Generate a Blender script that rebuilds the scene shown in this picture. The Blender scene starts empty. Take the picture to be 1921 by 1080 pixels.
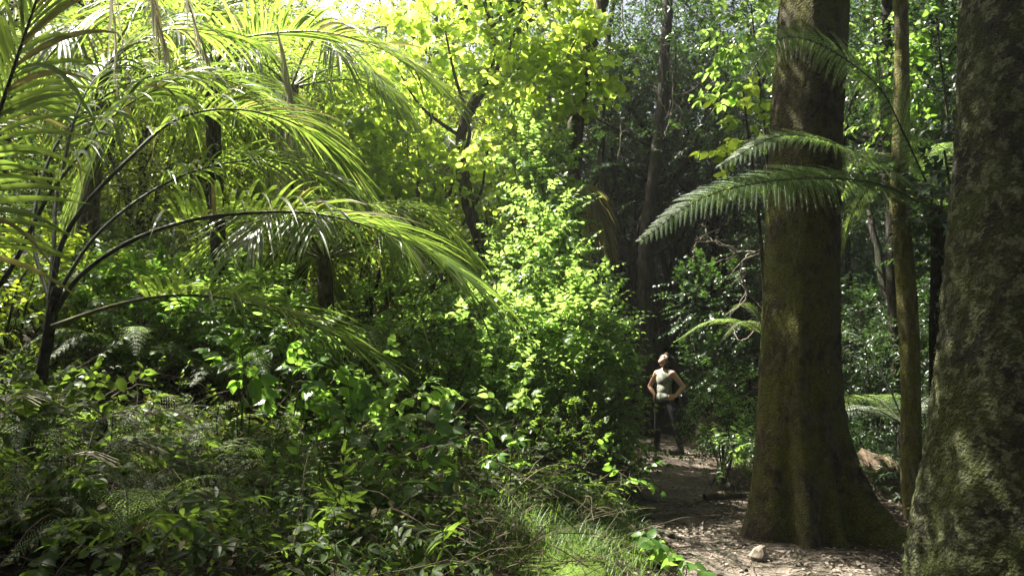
import bpy, math, random
import numpy as np
from mathutils import Vector, Matrix

rng = np.random.default_rng(11)
random.seed(5)
A = np.array
scene = bpy.context.scene
COL = scene.collection
PI = math.pi

# ------------------------------------------------------------------ camera model
TILT, FPX, EYE = math.radians(5.0), 1478.0, 1.6


def P(px, py, Y):
    xc = (px - 960.5) / FPX
    yc = (540 - py) / FPX
    dy = math.cos(TILT) - yc * math.sin(TILT)
    dz = math.sin(TILT) + yc * math.cos(TILT)
    k = Y / dy
    return A([xc * k, Y, EYE + dz * k])


def XP(px, Y):
    return (px - 960.5) / FPX * Y


# ------------------------------------------------------------------ terrain
_py = A([-5, 0, 3, 5.7, 9, 13.3, 16, 20, 30, 60.])
_px = A([0.2, 0.75, 1.45, 1.95, 2.08, 2.62, 2.85, 2.2, -1, -6.])
_pw = A([.75, .85, .95, .98, .76, .48, .45, .45, .45, .45])


def pathcx(y):
    return np.interp(y, _py, _px)


def ground(x, y):
    x = np.asarray(x, float)
    y = np.asarray(y, float)
    d = x - pathcx(y)
    s = np.maximum(-d - .8, 0)
    z = .4 * (1 - np.exp(-s / 2.)) + .09 * np.minimum(s, 14)
    q = np.clip((y - 5.2) / 4.5, 0, 1)
    z = z + .30 * np.clip(s - .9, 0, 9) * q * q * (3 - 2 * q) * (y < 46)
    s2 = np.maximum(d - .9, 0)
    z = z + .03 * np.minimum(s2, 10)
    z = z + .03 * np.sin(1.7 * x + .6 * y) * np.cos(1.3 * y - .4 * x) + .012 * np.sin(5.1 * x + 1) * np.sin(4.3 * y)
    z = z + .05 * np.maximum(y - 16, 0) * (y < 46) + 1.5 * (y >= 46)
    return z


def gz(x, y):
    return float(ground(x, y))


# ------------------------------------------------------------------ mesh helpers
def nrm(a):
    return a / np.maximum(np.linalg.norm(a, axis=-1, keepdims=True), 1e-9)


class MB:
    def __init__(s):
        s.v, s.f, s.m, s.n = [], [], [], 0

    def add(s, verts, faces, mat=0):
        verts = np.asarray(verts, float).reshape(-1, 3)
        faces = np.asarray(faces)
        s.v.append(verts)
        s.f.append((faces + s.n).astype(np.int32))
        s.m.append(np.full(len(faces), mat, np.int32))
        s.n += len(verts)

    def build(s, name, mats, parent=None, org=(0, 0, 0), smooth=True):
        me = bpy.data.meshes.new(name)
        v = (np.concatenate(s.v) - A(org)).astype(np.float32)
        me.vertices.add(len(v))
        me.vertices.foreach_set('co', v.ravel())
        loops = np.concatenate([f.ravel() for f in s.f])
        tot = np.concatenate([np.full(len(f), f.shape[1], np.int32) for f in s.f])
        start = np.concatenate([[0], np.cumsum(tot)[:-1]]).astype(np.int32)
        me.loops.add(len(loops))
        me.loops.foreach_set('vertex_index', loops)
        me.polygons.add(len(tot))
        me.polygons.foreach_set('loop_start', start)
        me.polygons.foreach_set('material_index', np.concatenate(s.m))
        me.polygons.foreach_set('use_smooth', np.full(len(tot), smooth))
        for m in (mats if isinstance(mats, (list, tuple)) else [mats]):
            me.materials.append(m)
        me.update(calc_edges=True)
        o = bpy.data.objects.new(name, me)
        COL.objects.link(o)
        if parent:
            o.parent = parent
        else:
            o.location = org
        return o


def tag(o, label=None, cat=None, group=None, kind=None):
    if label: o['label'] = label
    if cat: o['category'] = cat
    if group: o['group'] = group
    if kind: o['kind'] = kind
    return o


def empty(name, loc, label, cat, group=None):
    o = bpy.data.objects.new(name, None)
    COL.objects.link(o)
    o.location = tuple(float(c) for c in loc)
    o.empty_display_size = .1
    return tag(o, label, cat, group)


def copy_thing(src, loc, rotz=0, scale=1, label=None, tilt=(0, 0)):
    r = src.copy()
    COL.objects.link(r)
    r.location = tuple(float(c) for c in loc)
    r.rotation_euler = (tilt[0], tilt[1], rotz)
    r.scale = (scale,) * 3
    if label: r['label'] = label
    for ch in list(src.children):
        c = ch.copy()
        COL.objects.link(c)
        c.parent = r
        for g in list(ch.children):
            q = g.copy()
            COL.objects.link(q)
            q.parent = c
    return r


def catmull(pts, n):
    p = np.asarray(pts, float)
    p = np.vstack([2 * p[0] - p[1], p, 2 * p[-1] - p[-2]])
    seg = len(p) - 3
    out = []
    for u in np.linspace(0, seg - 1e-6, n):
        i = int(u)
        t = u - i
        a, b, c, d = p[i:i + 4]
        out.append(.5 * (2 * b + (c - a) * t + (2 * a - 5 * b + 4 * c - d) * t * t + (3 * b - a - 3 * c + d) * t ** 3))
    return A(out)


def tube(mb, pts, radii, seg=8, mat=0, rough=0., cap=True):
    pts = np.asarray(pts, float)
    K = len(pts)
    radii = np.broadcast_to(np.asarray(radii, float), (K,))
    tan = nrm(np.gradient(pts, axis=0))
    ref = A([0, 0, 1.]) if abs(tan[0][2]) < .9 else A([1., 0, 0])
    n = nrm(np.cross(tan[0], ref))
    rings = []
    ang = np.linspace(0, 2 * PI, seg, endpoint=False)
    ph = rng.uniform(0, 6, 3)
    for k in range(K):
        n = nrm(n - tan[k] * np.dot(n, tan[k]))
        b = np.cross(tan[k], n)
        r = radii[k] * (1 + rough * (np.sin(2 * ang + ph[0] + k * .35) + .6 * np.sin(3 * ang + ph[1] - k * .5) + rng.normal(0, .3, seg)))
        rings.append(pts[k] + r[:, None] * (np.cos(ang)[:, None] * n + np.sin(ang)[:, None] * b))
    v = np.concatenate(rings)
    i = np.arange(seg)
    j = (i + 1) % seg
    f = np.concatenate([np.stack([k * seg + i, k * seg + j, (k + 1) * seg + j, (k + 1) * seg + i], 1) for k in range(K - 1)])
    mb.add(v, f, mat)
    if cap:
        c0 = mb.n
        mb.add(np.vstack([rings[-1], pts[-1] + tan[-1] * radii[-1] * .3]), np.stack([i, j, np.full(seg, seg)], 1), mat)


def leaf_t(ts, ws, fold=.25, droop=.15, wave=0.):
    ts = A(ts)
    ws = A(ws)
    n = len(ts)
    mid = np.stack([0 * ts, ts, -droop * ts ** 2], 1)
    inner = range(1, n - 1)
    Lf = np.stack([-ws, ts, -droop * ts ** 2 + fold * ws + wave * np.sin(ts * 9)], 1)
    Rt = np.stack([ws, ts, -droop * ts ** 2 + fold * ws - wave * np.sin(ts * 9 + 1)], 1)
    v = [*mid]
    li, ri = {}, {}
    for k in inner:
        li[k] = len(v); v.append(Lf[k])
        ri[k] = len(v); v.append(Rt[k])
    f = []
    for k in range(n - 1):
        if k == 0:
            f += [(0, ri[1], 1), (0, 1, li[1])]
        elif k == n - 2:
            f += [(k, ri[k], n - 1), (k, n - 1, li[k])]
        else:
            f += [(k, ri[k], ri[k + 1]), (k, ri[k + 1], k + 1), (k, k + 1, li[k + 1]), (k, li[k + 1], li[k])]
    return A(v), A(f)


KITE = (A([[0, 0, 0], [-.24, .42, .07], [0, 1, -.08], [.24, .42, .07]]), A([[0, 3, 2], [0, 2, 1]]))
KITE_N = (A([[0, 0, 0], [-.16, .4, .05], [0, 1, -.1], [.16, .4, .05]]), A([[0, 3, 2], [0, 2, 1]]))
OVAL = leaf_t([0, .2, .45, .72, 1], [0, .22, .29, .2, 0], .22, .18)
BROAD = leaf_t([0, .1, .28, .5, .75, 1], [0, .2, .33, .34, .2, 0], .2, .25, .012)
ROUND = leaf_t([-.02, .06, .3, .6, .86, 1], [0, .34, .5, .48, .27, 0], .16, .16, .02)
LANCE = leaf_t([0, .2, .5, .8, 1], [0, .11, .15, .09, 0], .3, .25)


def place(mb, T, pos, dirs, ups, size, mat=0):
    tv, tf = T
    y = nrm(dirs)
    x = nrm(np.cross(y, ups))
    z = np.cross(x, y)
    size = np.broadcast_to(np.asarray(size, float), (len(pos),))
    v = pos[:, None] + size[:, None, None] * (tv[None, :, 0, None] * x[:, None] + tv[None, :, 1, None] * y[:, None] + tv[None, :, 2, None] * z[:, None])
    f = (np.arange(len(pos)) * len(tv))[:, None, None] + tf[None]
    mb.add(v, f.reshape(-1, 3), mat)


def rnd(*s):
    return rng.normal(0, 1, s)


def prism(mb, pts, r, mat=0):
    """thin three-sided stems along (N,K,3) points, tapering"""
    N, K, _ = pts.shape
    tan = nrm(np.gradient(pts, axis=1))
    a = nrm(np.cross(tan, A([.31, .17, .93])))
    b = np.cross(tan, a)
    rr = np.broadcast_to(np.asarray(r, float), (N,))[:, None, None] * np.linspace(1, .35, K)[None, :, None]
    ring = [pts + rr * (math.cos(q) * a + math.sin(q) * b) for q in (0, 2.09, 4.19)]
    v = np.stack(ring, 2)
    idx = np.arange(N * K * 3).reshape(N, K, 3)
    fs = []
    for q in range(3):
        w = (q + 1) % 3
        fs.append(np.stack([idx[:, :-1, q], idx[:, :-1, w], idx[:, 1:, w], idx[:, 1:, q]], -1).reshape(-1, 4))
    mb.add(v, np.concatenate(fs), mat)


def shoots(lm, sm, b, d, L, K, T, ls, droop=.3, side=1., jit=.22, r=.003, lmat=0, smat=0, decussate=False, hang=.15, t0=.2):
    N = len(b)
    d = nrm(d)
    L = np.broadcast_to(np.asarray(L, float), (N,))
    t = np.linspace(t0, 1, K)
    off = lambda tt: d[:, None] * (L[:, None, None] * tt[None, :, None]) - A([0, 0, 1.]) * (droop * L[:, None, None] * tt[None, :, None] ** 2)
    pts = b[:, None] + off(t)
    tan = nrm(d[:, None] - A([0, 0, 1.]) * (2 * droop * t)[None, :, None])
    up = nrm(A([0, 0, 1.]) + jit * rnd(N, 1, 3) + 0 * pts)
    sv = nrm(np.cross(tan, up))
    up2 = np.cross(sv, tan)
    if decussate:
        q = (np.arange(K) % 2)[None, :, None]
        sv = np.where(q == 0, sv, nrm(up2 * .8 + sv * .6))
    ls = np.broadcast_to(np.asarray(ls, float), (N,))
    size = ls[:, None] * (.6 + .4 * np.sin(PI * np.clip(t, .15, .9)))[None] * rng.uniform(.75, 1.15, (N, K))
    for sg in (-1, 1):
        ld = nrm(tan * .55 + sg * sv * side + jit * rnd(N, K, 3) - A([0, 0, hang]))
        lu = nrm(up2 + sg * -.1 * sv + jit * rnd(N, K, 3))
        place(lm, T, pts.reshape(-1, 3), ld.reshape(-1, 3), lu.reshape(-1, 3), size.ravel(), lmat)
    place(lm, T, pts[:, -1], tan[:, -1], up2[:, -1] + .1 * rnd(N, 3), ls * .9, lmat)
    if sm is not None:
        prism(sm, np.concatenate([b[:, None], pts], 1), r, smat)


def unit(n):
    return nrm(rnd(n, 3))


def clump(c, rad, n, lo=.3, out=.8, up=.3, jit=.45):
    u = unit(n)
    rr = rng.uniform(lo ** 2, 1, n) ** .5
    b = A(c) + u * A(rad) * rr[:, None]
    d = nrm(u * out + A([0, 0, up]) + jit * rnd(n, 3))
    return b, d


# ------------------------------------------------------------------ materials
def new_mat(name):
    m = bpy.data.materials.new(name)
    m.use_nodes = True
    nt = m.node_tree
    nt.nodes.clear()
    out = nt.nodes.new('ShaderNodeOutputMaterial')
    return m, nt, out


def leaf_mat(name, c1, c2, tcol, tfac=.45, rough=.4, spec=.4, back=None):
    """c1..c2: upper-side colours, varied leaf by leaf; tcol: light passing through"""
    m, nt, out = new_mat(name)
    N = nt.nodes.new
    lk = nt.links.new
    g = N('ShaderNodeNewGeometry')
    mix = N('ShaderNodeMix'); mix.data_type = 'RGBA'
    mix.inputs['A'].default_value = (*c1, 1)
    mix.inputs['B'].default_value = (*c2, 1)
    lk(g.outputs['Random Per Island'], mix.inputs['Factor'])
    tc = N('ShaderNodeTexCoord')
    nz = N('ShaderNodeTexNoise'); nz.inputs['Scale'].default_value = 2.3
    nz.inputs['Detail'].default_value = 2
    lk(tc.outputs['Object'], nz.inputs['Vector'])
    hv = N('ShaderNodeHueSaturation')
    mr = N('ShaderNodeMapRange')
    mr.inputs['To Min'].default_value = .7
    mr.inputs['To Max'].default_value = 1.35
    lk(nz.outputs['Fac'], mr.inputs['Value'])
    lk(mr.outputs['Result'], hv.inputs['Value'])
    lk(mix.outputs['Result'], hv.inputs['Color'])
    pb = N('ShaderNodeBsdfPrincipled')
    pb.inputs['Roughness'].default_value = rough
    pb.inputs['Specular IOR Level'].default_value = spec
    lk(hv.outputs['Color'], pb.inputs['Base Color'])
    if back:
        mb2 = N('ShaderNodeMix'); mb2.data_type = 'RGBA'
        lk(g.outputs['Backfacing'], mb2.inputs['Factor'])
        lk(hv.outputs['Color'], mb2.inputs['A'])
        mb2.inputs['B'].default_value = (*back, 1)
        lk(mb2.outputs['Result'], pb.inputs['Base Color'])
    tr = N('ShaderNodeBsdfTranslucent')
    h2 = N('ShaderNodeHueSaturation')
    m2 = N('ShaderNodeMapRange')
    m2.inputs['To Min'].default_value = .6
    m2.inputs['To Max'].default_value = 1.25
    lk(g.outputs['Random Per Island'], m2.inputs['Value'])
    lk(m2.outputs['Result'], h2.inputs['Value'])
    h2.inputs['Color'].default_value = (*tcol, 1)
    lk(h2.outputs['Color'], tr.inputs['Color'])
    ms = N('ShaderNodeMixShader')
    ms.inputs['Fac'].default_value = tfac
    lk(pb.outputs[0], ms.inputs[1])
    lk(tr.outputs[0], ms.inputs[2])
    lk(ms.outputs[0], out.inputs['Surface'])
    return m


def bark_mat(name, dark, light, moss, moss_amt=.5, lichen=None, scale=6., stretch=.25, bump=.6, lich_amt=.1):
    m, nt, out = new_mat(name)
    N = nt.nodes.new
    lk = nt.links.new
    tc = N('ShaderNodeTexCoord')
    mp = N('ShaderNodeMapping')
    mp.inputs['Scale'].default_value = (1, 1, stretch)
    lk(tc.outputs['Object'], mp.inputs['Vector'])
    n1 = N('ShaderNodeTexNoise'); n1.inputs['Scale'].default_value = scale * 3; n1.inputs['Detail'].default_value = 8
    lk(mp.outputs['Vector'], n1.inputs['Vector'])
    n2 = N('ShaderNodeTexNoise'); n2.inputs['Scale'].default_value = scale * .5; n2.inputs['Detail'].default_value = 6
    n2.inputs['Roughness'].default_value = .7
    lk(tc.outputs['Object'], n2.inputs['Vector'])
    r1 = N('ShaderNodeValToRGB')
    r1.color_ramp.elements[0].position = .42; r1.color_ramp.elements[0].color = (*dark, 1)
    r1.color_ramp.elements[1].position = .62; r1.color_ramp.elements[1].color = (*light, 1)
    lk(n1.outputs['Fac'], r1.inputs['Fac'])
    r2 = N('ShaderNodeValToRGB')
    r2.color_ramp.elements[0].position = .62 - moss_amt * .35
    r2.color_ramp.elements[1].position = .72 - moss_amt * .25
    lk(n2.outputs['Fac'], r2.inputs['Fac'])
    mx = N('ShaderNodeMix'); mx.data_type = 'RGBA'
    lk(r2.outputs['Color'], mx.inputs['Factor'])
    lk(r1.outputs['Color'], mx.inputs['A'])
    # moss carries its own fine mottling
    n3 = N('ShaderNodeTexNoise'); n3.inputs['Scale'].default_value = 55; n3.inputs['Detail'].default_value = 8
    lk(tc.outputs['Object'], n3.inputs['Vector'])
    r3 = N('ShaderNodeValToRGB')
    r3.color_ramp.elements[0].position = .3; r3.color_ramp.elements[0].color = (moss[0] * .4, moss[1] * .4, moss[2] * .4, 1)
    r3.color_ramp.elements[1].position = .7; r3.color_ramp.elements[1].color = (*moss, 1)
    lk(n3.outputs['Fac'], r3.inputs['Fac'])
    lk(r3.outputs['Color'], mx.inputs['B'])
    col = mx.outputs['Result']
    if lichen:
        vo = N('ShaderNodeTexNoise'); vo.inputs['Scale'].default_value = 13; vo.inputs['Detail'].default_value = 6
        vo.inputs['Roughness'].default_value = .62
        lk(tc.outputs['Object'], vo.inputs['Vector'])
        rl = N('ShaderNodeValToRGB')
        rl.color_ramp.elements[0].position = .62 - lich_amt
        rl.color_ramp.elements[1].position = .66 - lich_amt
        lk(vo.outputs['Fac'], rl.inputs['Fac'])
        ml = N('ShaderNodeMix'); ml.data_type = 'RGBA'
        lk(rl.outputs['Color'], ml.inputs['Factor'])
        lk(col, ml.inputs['A'])
        rl2 = N('ShaderNodeValToRGB')
        rl2.color_ramp.elements[0].position = .35; rl2.color_ramp.elements[0].color = (lichen[0] * .45, lichen[1] * .45, lichen[2] * .4, 1)
        rl2.color_ramp.elements[1].position = .6; rl2.color_ramp.elements[1].color = (*lichen, 1)
        lk(n3.outputs['Fac'], rl2.inputs['Fac'])
        lk(rl2.outputs['Color'], ml.inputs['B'])
        col = ml.outputs['Result']
    pb = N('ShaderNodeBsdfPrincipled')
    pb.inputs['Roughness'].default_value = .9
    pb.inputs['Specular IOR Level'].default_value = .2
    lk(col, pb.inputs['Base Color'])
    ad = N('ShaderNodeMath'); ad.operation = 'ADD'
    lk(n1.outputs['Fac'], ad.inputs[0])
    lk(n3.outputs['Fac'], ad.inputs[1])
    bp = N('ShaderNodeBump'); bp.inputs['Strength'].default_value = bump; bp.inputs['Distance'].default_value = .04
    lk(ad.outputs[0], bp.inputs['Height'])
    lk(bp.outputs[0], pb.inputs['Normal'])
    lk(pb.outputs[0], out.inputs['Surface'])
    return m


def plain(name, c1, c2=None, scale=30., rough=.8, spec=.3, bump=.2, dist=.005):
    m, nt, out = new_mat(name)
    N = nt.nodes.new
    lk = nt.links.new
    c2 = c2 or tuple(x * .6 for x in c1)
    tc = N('ShaderNodeTexCoord')
    nz = N('ShaderNodeTexNoise'); nz.inputs['Scale'].default_value = scale; nz.inputs['Detail'].default_value = 6
    lk(tc.outputs['Object'], nz.inputs['Vector'])
    r = N('ShaderNodeValToRGB')
    r.color_ramp.elements[0].position = .32; r.color_ramp.elements[0].color = (*c2, 1)
    r.color_ramp.elements[1].position = .68; r.color_ramp.elements[1].color = (*c1, 1)
    lk(nz.outputs['Fac'], r.inputs['Fac'])
    pb = N('ShaderNodeBsdfPrincipled')
    pb.inputs['Roughness'].default_value = rough
    pb.inputs['Specular IOR Level'].default_value = spec
    lk(r.outputs['Color'], pb.inputs['Base Color'])
    bp = N('ShaderNodeBump'); bp.inputs['Strength'].default_value = bump; bp.inputs['Distance'].default_value = dist
    lk(nz.outputs['Fac'], bp.inputs['Height'])
    lk(bp.outputs[0], pb.inputs['Normal'])
    lk(pb.outputs[0], out.inputs['Surface'])
    return m


def soil_mat(name, cols, sc=5.):
    m, nt, out = new_mat(name)
    N = nt.nodes.new
    lk = nt.links.new
    tc = N('ShaderNodeTexCoord')
    n1 = N('ShaderNodeTexNoise'); n1.inputs['Scale'].default_value = sc; n1.inputs['Detail'].default_value = 9
    n1.inputs['Roughness'].default_value = .72
    lk(tc.outputs['Object'], n1.inputs['Vector'])
    r = N('ShaderNodeValToRGB')
    e = r.color_ramp.elements
    e[0].position = .3; e[0].color = (*cols[0], 1)
    e[1].position = .7; e[1].color = (*cols[2], 1)
    x = e.new(.5); x.color = (*cols[1], 1)
    lk(n1.outputs['Fac'], r.inputs['Fac'])
    vo = N('ShaderNodeTexVoronoi'); vo.inputs['Scale'].default_value = 45
    lk(tc.outputs['Object'], vo.inputs['Vector'])
    rv = N('ShaderNodeValToRGB')
    rv.color_ramp.elements[0].position = .1; rv.color_ramp.elements[0].color = (1.25, 1.2, 1.15, 1)
    rv.color_ramp.elements[1].position = .5; rv.color_ramp.elements[1].color = (.7, .7, .7, 1)
    lk(vo.outputs['Distance'], rv.inputs['Fac'])
    mx = N('ShaderNodeMix'); mx.data_type = 'RGBA'; mx.blend_type = 'MULTIPLY'
    mx.inputs['Factor'].default_value = .8
    lk(r.outputs['Color'], mx.inputs['A'])
    lk(rv.outputs['Color'], mx.inputs['B'])
    pb = N('ShaderNodeBsdfPrincipled')
    pb.inputs['Roughness'].default_value = .95
    pb.inputs['Specular IOR Level'].default_value = .15
    lk(mx.outputs['Result'], pb.inputs['Base Color'])
    sb = N('ShaderNodeMath'); sb.operation = 'SUBTRACT'
    lk(n1.outputs['Fac'], sb.inputs[0])
    lk(vo.outputs['Distance'], sb.inputs[1])
    bp = N('ShaderNodeBump'); bp.inputs['Strength'].default_value = .8; bp.inputs['Distance'].default_value = .02
    lk(sb.outputs[0], bp.inputs['Height'])
    lk(bp.outputs[0], pb.inputs['Normal'])
    lk(pb.outputs[0], out.inputs['Surface'])
    return m


M = {}
M['palm'] = leaf_mat('palm_leaf', (.045, .085, .016), (.075, .115, .02), (.31, .46, .06), .42, .32, .5)
M['palm_dry'] = leaf_mat('dry_palm_leaf', (.60, .56, .48), (.45, .40, .31), (.5, .45, .34), .3, .4, .5)
M['palm_straw'] = leaf_mat('straw_palm_leaf', (.10, .11, .03), (.20, .16, .08), (.4, .36, .1), .35, .5, .4)
M['rachis'] = plain('palm_rachis', (.028, .032, .012), (.012, .013, .007), 40, .45, .4)
M['rachis_g'] = plain('green_palm_rachis', (.12, .12, .03), (.05, .055, .015), 20, .45, .4)
M['round'] = leaf_mat('heart_leaf', (.07, .14, .02), (.11, .17, .022), (.60, .78, .10), .62, .42, .35)
M['shrub'] = leaf_mat('shrub_leaf', (.05, .11, .018), (.08, .145, .022), (.37, .58, .11), .55, .38, .4)
M['broad'] = leaf_mat('broad_leaf', (.04, .095, .018), (.065, .13, .022), (.28, .52, .06), .42, .36, .45)
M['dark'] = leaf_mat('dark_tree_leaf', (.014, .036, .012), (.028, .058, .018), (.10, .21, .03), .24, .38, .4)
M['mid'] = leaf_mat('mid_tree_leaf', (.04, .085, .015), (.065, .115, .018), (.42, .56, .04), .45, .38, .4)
M['fern'] = leaf_mat('fern_frond_green', (.05, .105, .024), (.075, .135, .035), (.36, .54, .10), .5, .45, .3, (.13, .17, .11))
M['fern_y'] = leaf_mat('fern_frond_sunlit', (.08, .13, .02), (.10, .15, .022), (.5, .62, .05), .5, .45, .3)  # frond green with the yellow of sunlight put into its colour
M['silver'] = leaf_mat('silver_fern_frond', (.16, .20, .15), (.22, .26, .2), (.2, .28, .14), .3, .35, .5)
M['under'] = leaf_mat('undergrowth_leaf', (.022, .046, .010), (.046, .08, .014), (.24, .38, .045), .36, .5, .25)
M['moss_leaf'] = leaf_mat('bark_moss', (.05, .06, .012), (.09, .095, .018), (.12, .14, .02), .3, .8, .1)
M['grass'] = leaf_mat('grass_blade', (.04, .08, .018), (.075, .115, .03), (.22, .36, .06), .36, .45, .3)
M['straw'] = plain('seed_stalk', (.50, .46, .34), (.30, .26, .17), 20, .7, .3)
M['litter'] = leaf_mat('fallen_leaf', (.055, .042, .03), (.19, .165, .13), (.08, .06, .03), .1, .6, .25)
M['stem'] = plain('green_brown_stem', (.05, .045, .02), (.02, .018, .01), 30, .7)
M['twig'] = plain('pale_twig', (.22, .19, .15), (.11, .09, .065), 30, .8)
M['twig2'] = plain('dry_stem', (.13, .10, .06), (.05, .038, .022), 20, .8)
M['withered'] = leaf_mat('withered_leaf', (.075, .05, .025), (.13, .12, .035), (.22, .2, .05), .3, .6, .3)
M['bark_dark'] = bark_mat('dark_bark', (.012, .010, .008), (.05, .042, .032), (.03, .045, .012), .3)
M['bark_mid'] = bark_mat('branch_bark', (.03, .024, .016), (.11, .085, .06), (.05, .06, .015), .35)
M['bark_big'] = bark_mat('mossy_trunk_bark', (.018, .014, .008), (.065, .052, .032), (.085, .088, .015), .6, (.10, .105, .05), 5, .6, .8, .02)
M['bark_lich'] = bark_mat('lichen_trunk_bark', (.008, .008, .005), (.03, .029, .016), (.045, .056, .011), .55, (.10, .11, .055), 6, .7, .8, .10)
M['bark_pole'] = bark_mat('pole_trunk_bark', (.075, .065, .032), (.21, .19, .09), (.17, .17, .035), .55, None, 7, .3, .5)
M['fern_trunk'] = bark_mat('tree_fern_trunk', (.008, .007, .005), (.035, .028, .02), (.02, .025, .01), .2, None, 12, .15, 1.)
M['soil'] = soil_mat('forest_soil', ((.018, .013, .009), (.04, .03, .02), (.07, .055, .038)), 4)
M['path'] = soil_mat('trodden_path', ((.068, .056, .044), (.135, .112, .09), (.225, .192, .16)), 3.2)
M['moss'] = plain('moss_cushion', (.10, .15, .025), (.04, .07, .012), 60, .95, .1, 1., .02)
M['stone'] = plain('path_stone', (.30, .255, .20), (.15, .125, .095), 22, .9, .2, .8, .015)
M['stone_d'] = plain('dark_stone', (.10, .085, .065), (.04, .035, .028), 14, .85, .3, .5, .01)
M['wood'] = plain('rotten_wood', (.12, .088, .058), (.045, .033, .022), 18, .9, .2, .8, .02)

# ------------------------------------------------------------------ world, sun, camera
SUN_EL, SUN_AZ = math.radians(60), math.radians(-60)      # azimuth from +Y, negative = left
SD = Vector((math.sin(SUN_AZ) * math.cos(SUN_EL), math.cos(SUN_AZ) * math.cos(SUN_EL), math.sin(SUN_EL)))
w = bpy.data.worlds.new('World')
scene.world = w
w.use_nodes = True
nt = w.node_tree
bg = nt.nodes['Background']
sk = nt.nodes.new('ShaderNodeTexSky')
sk.sky_type = 'NISHITA'
sk.sun_disc = False
sk.sun_elevation = SUN_EL
sk.sun_rotation = SUN_AZ
sk.dust_density = 8.
sk.air_density = .7
nt.links.new(sk.outputs[0], bg.inputs['Color'])
bg.inputs['Strength'].default_value = .05
sl = bpy.data.lights.new('sun', 'SUN')
sl.energy = 5.
sl.angle = math.radians(.5)
sl.color = (1, .95, .84)
so = bpy.data.objects.new('sun', sl)
COL.objects.link(so)
so.rotation_euler = SD.to_track_quat('Z', 'Y').to_euler()
cam = bpy.data.cameras.new('camera')
cam.sensor_width = 36
cam.lens = 36 * FPX / 1921
cam.clip_end = 2000
co = bpy.data.objects.new('camera', cam)
COL.objects.link(co)
co.location = (0, 0, EYE)
co.rotation_euler = (PI / 2 + TILT, 0, 0)
scene.camera = co
scene.view_settings.view_transform = 'Standard'
scene.view_settings.look = 'None'
scene.view_settings.exposure = 2.6
scene.view_settings.gamma = 1
scene.cycles.max_bounces = 7
scene.cycles.diffuse_bounces = 4
scene.cycles.glossy_bounces = 2
scene.cycles.transmission_bounces = 5
scene.cycles.use_denoising = True
scene.cycles.sample_clamp_indirect = 6
scene.cycles.caustics_reflective = False
scene.cycles.caustics_refractive = False


# ------------------------------------------------------------------ ground and path
def graded(lo, hi, inner_lo, inner_hi, step, far):
    a = np.arange(inner_lo, inner_hi + 1e-6, step)
    l = [inner_lo]
    s = step
    while l[-1] > lo:
        s *= 1.25
        l.append(l[-1] - s)
    r = [inner_hi]
    s = step
    while r[-1] < hi:
        s *= 1.25
        r.append(r[-1] + s)
    return np.concatenate([A(l[1:])[::-1], a, A(r[1:])])


def sheet(mb, X, Y, Z, keep=None):
    ny, nx = X.shape
    idx = np.arange(ny * nx).reshape(ny, nx)
    f = np.stack([idx[:-1, :-1], idx[:-1, 1:], idx[1:, 1:], idx[1:, :-1]], -1).reshape(-1, 4)
    mb.add(np.stack([X, Y, Z], -1), f)


xs = graded(-400, 400, -7, 8, .12, 1)
ys = graded(-300, 500, -1, 22, .12, 1)
X, Y = np.meshgrid(xs, ys)
mb = MB()
sheet(mb, X, Y, ground(X, Y))
tag(mb.build('ground', M['soil']), 'dark forest soil under the plants', 'ground', kind='structure')
mb = MB()
yy = np.arange(-2, 26, .06)
uu = np.linspace(-1, 1, 41)
wob = 1 + .10 * np.sin(2.1 * yy) + .07 * np.sin(5.7 * yy + 1) + .05 * np.sin(13 * yy)
wob2 = 1 + .10 * np.sin(1.7 * yy + 2) + .07 * np.sin(6.3 * yy) + .05 * np.sin(11 * yy + 3)
hw = np.interp(yy, _py, _pw)
X = pathcx(yy)[:, None] + np.where(uu < 0, uu * (hw * wob)[:, None], uu * (hw * wob2)[:, None])
Y = np.repeat(yy[:, None], len(uu), 1)
Z = ground(X, Y) + .014 - .03 * np.abs(uu) ** 6 + .006 * np.sin(9 * X + 3 * Y) * np.sin(7 * Y)
sheet(mb, X, Y, Z)
tag(mb.build('path', M['path']), 'trodden earth walking path', 'path', kind='structure')


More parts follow.
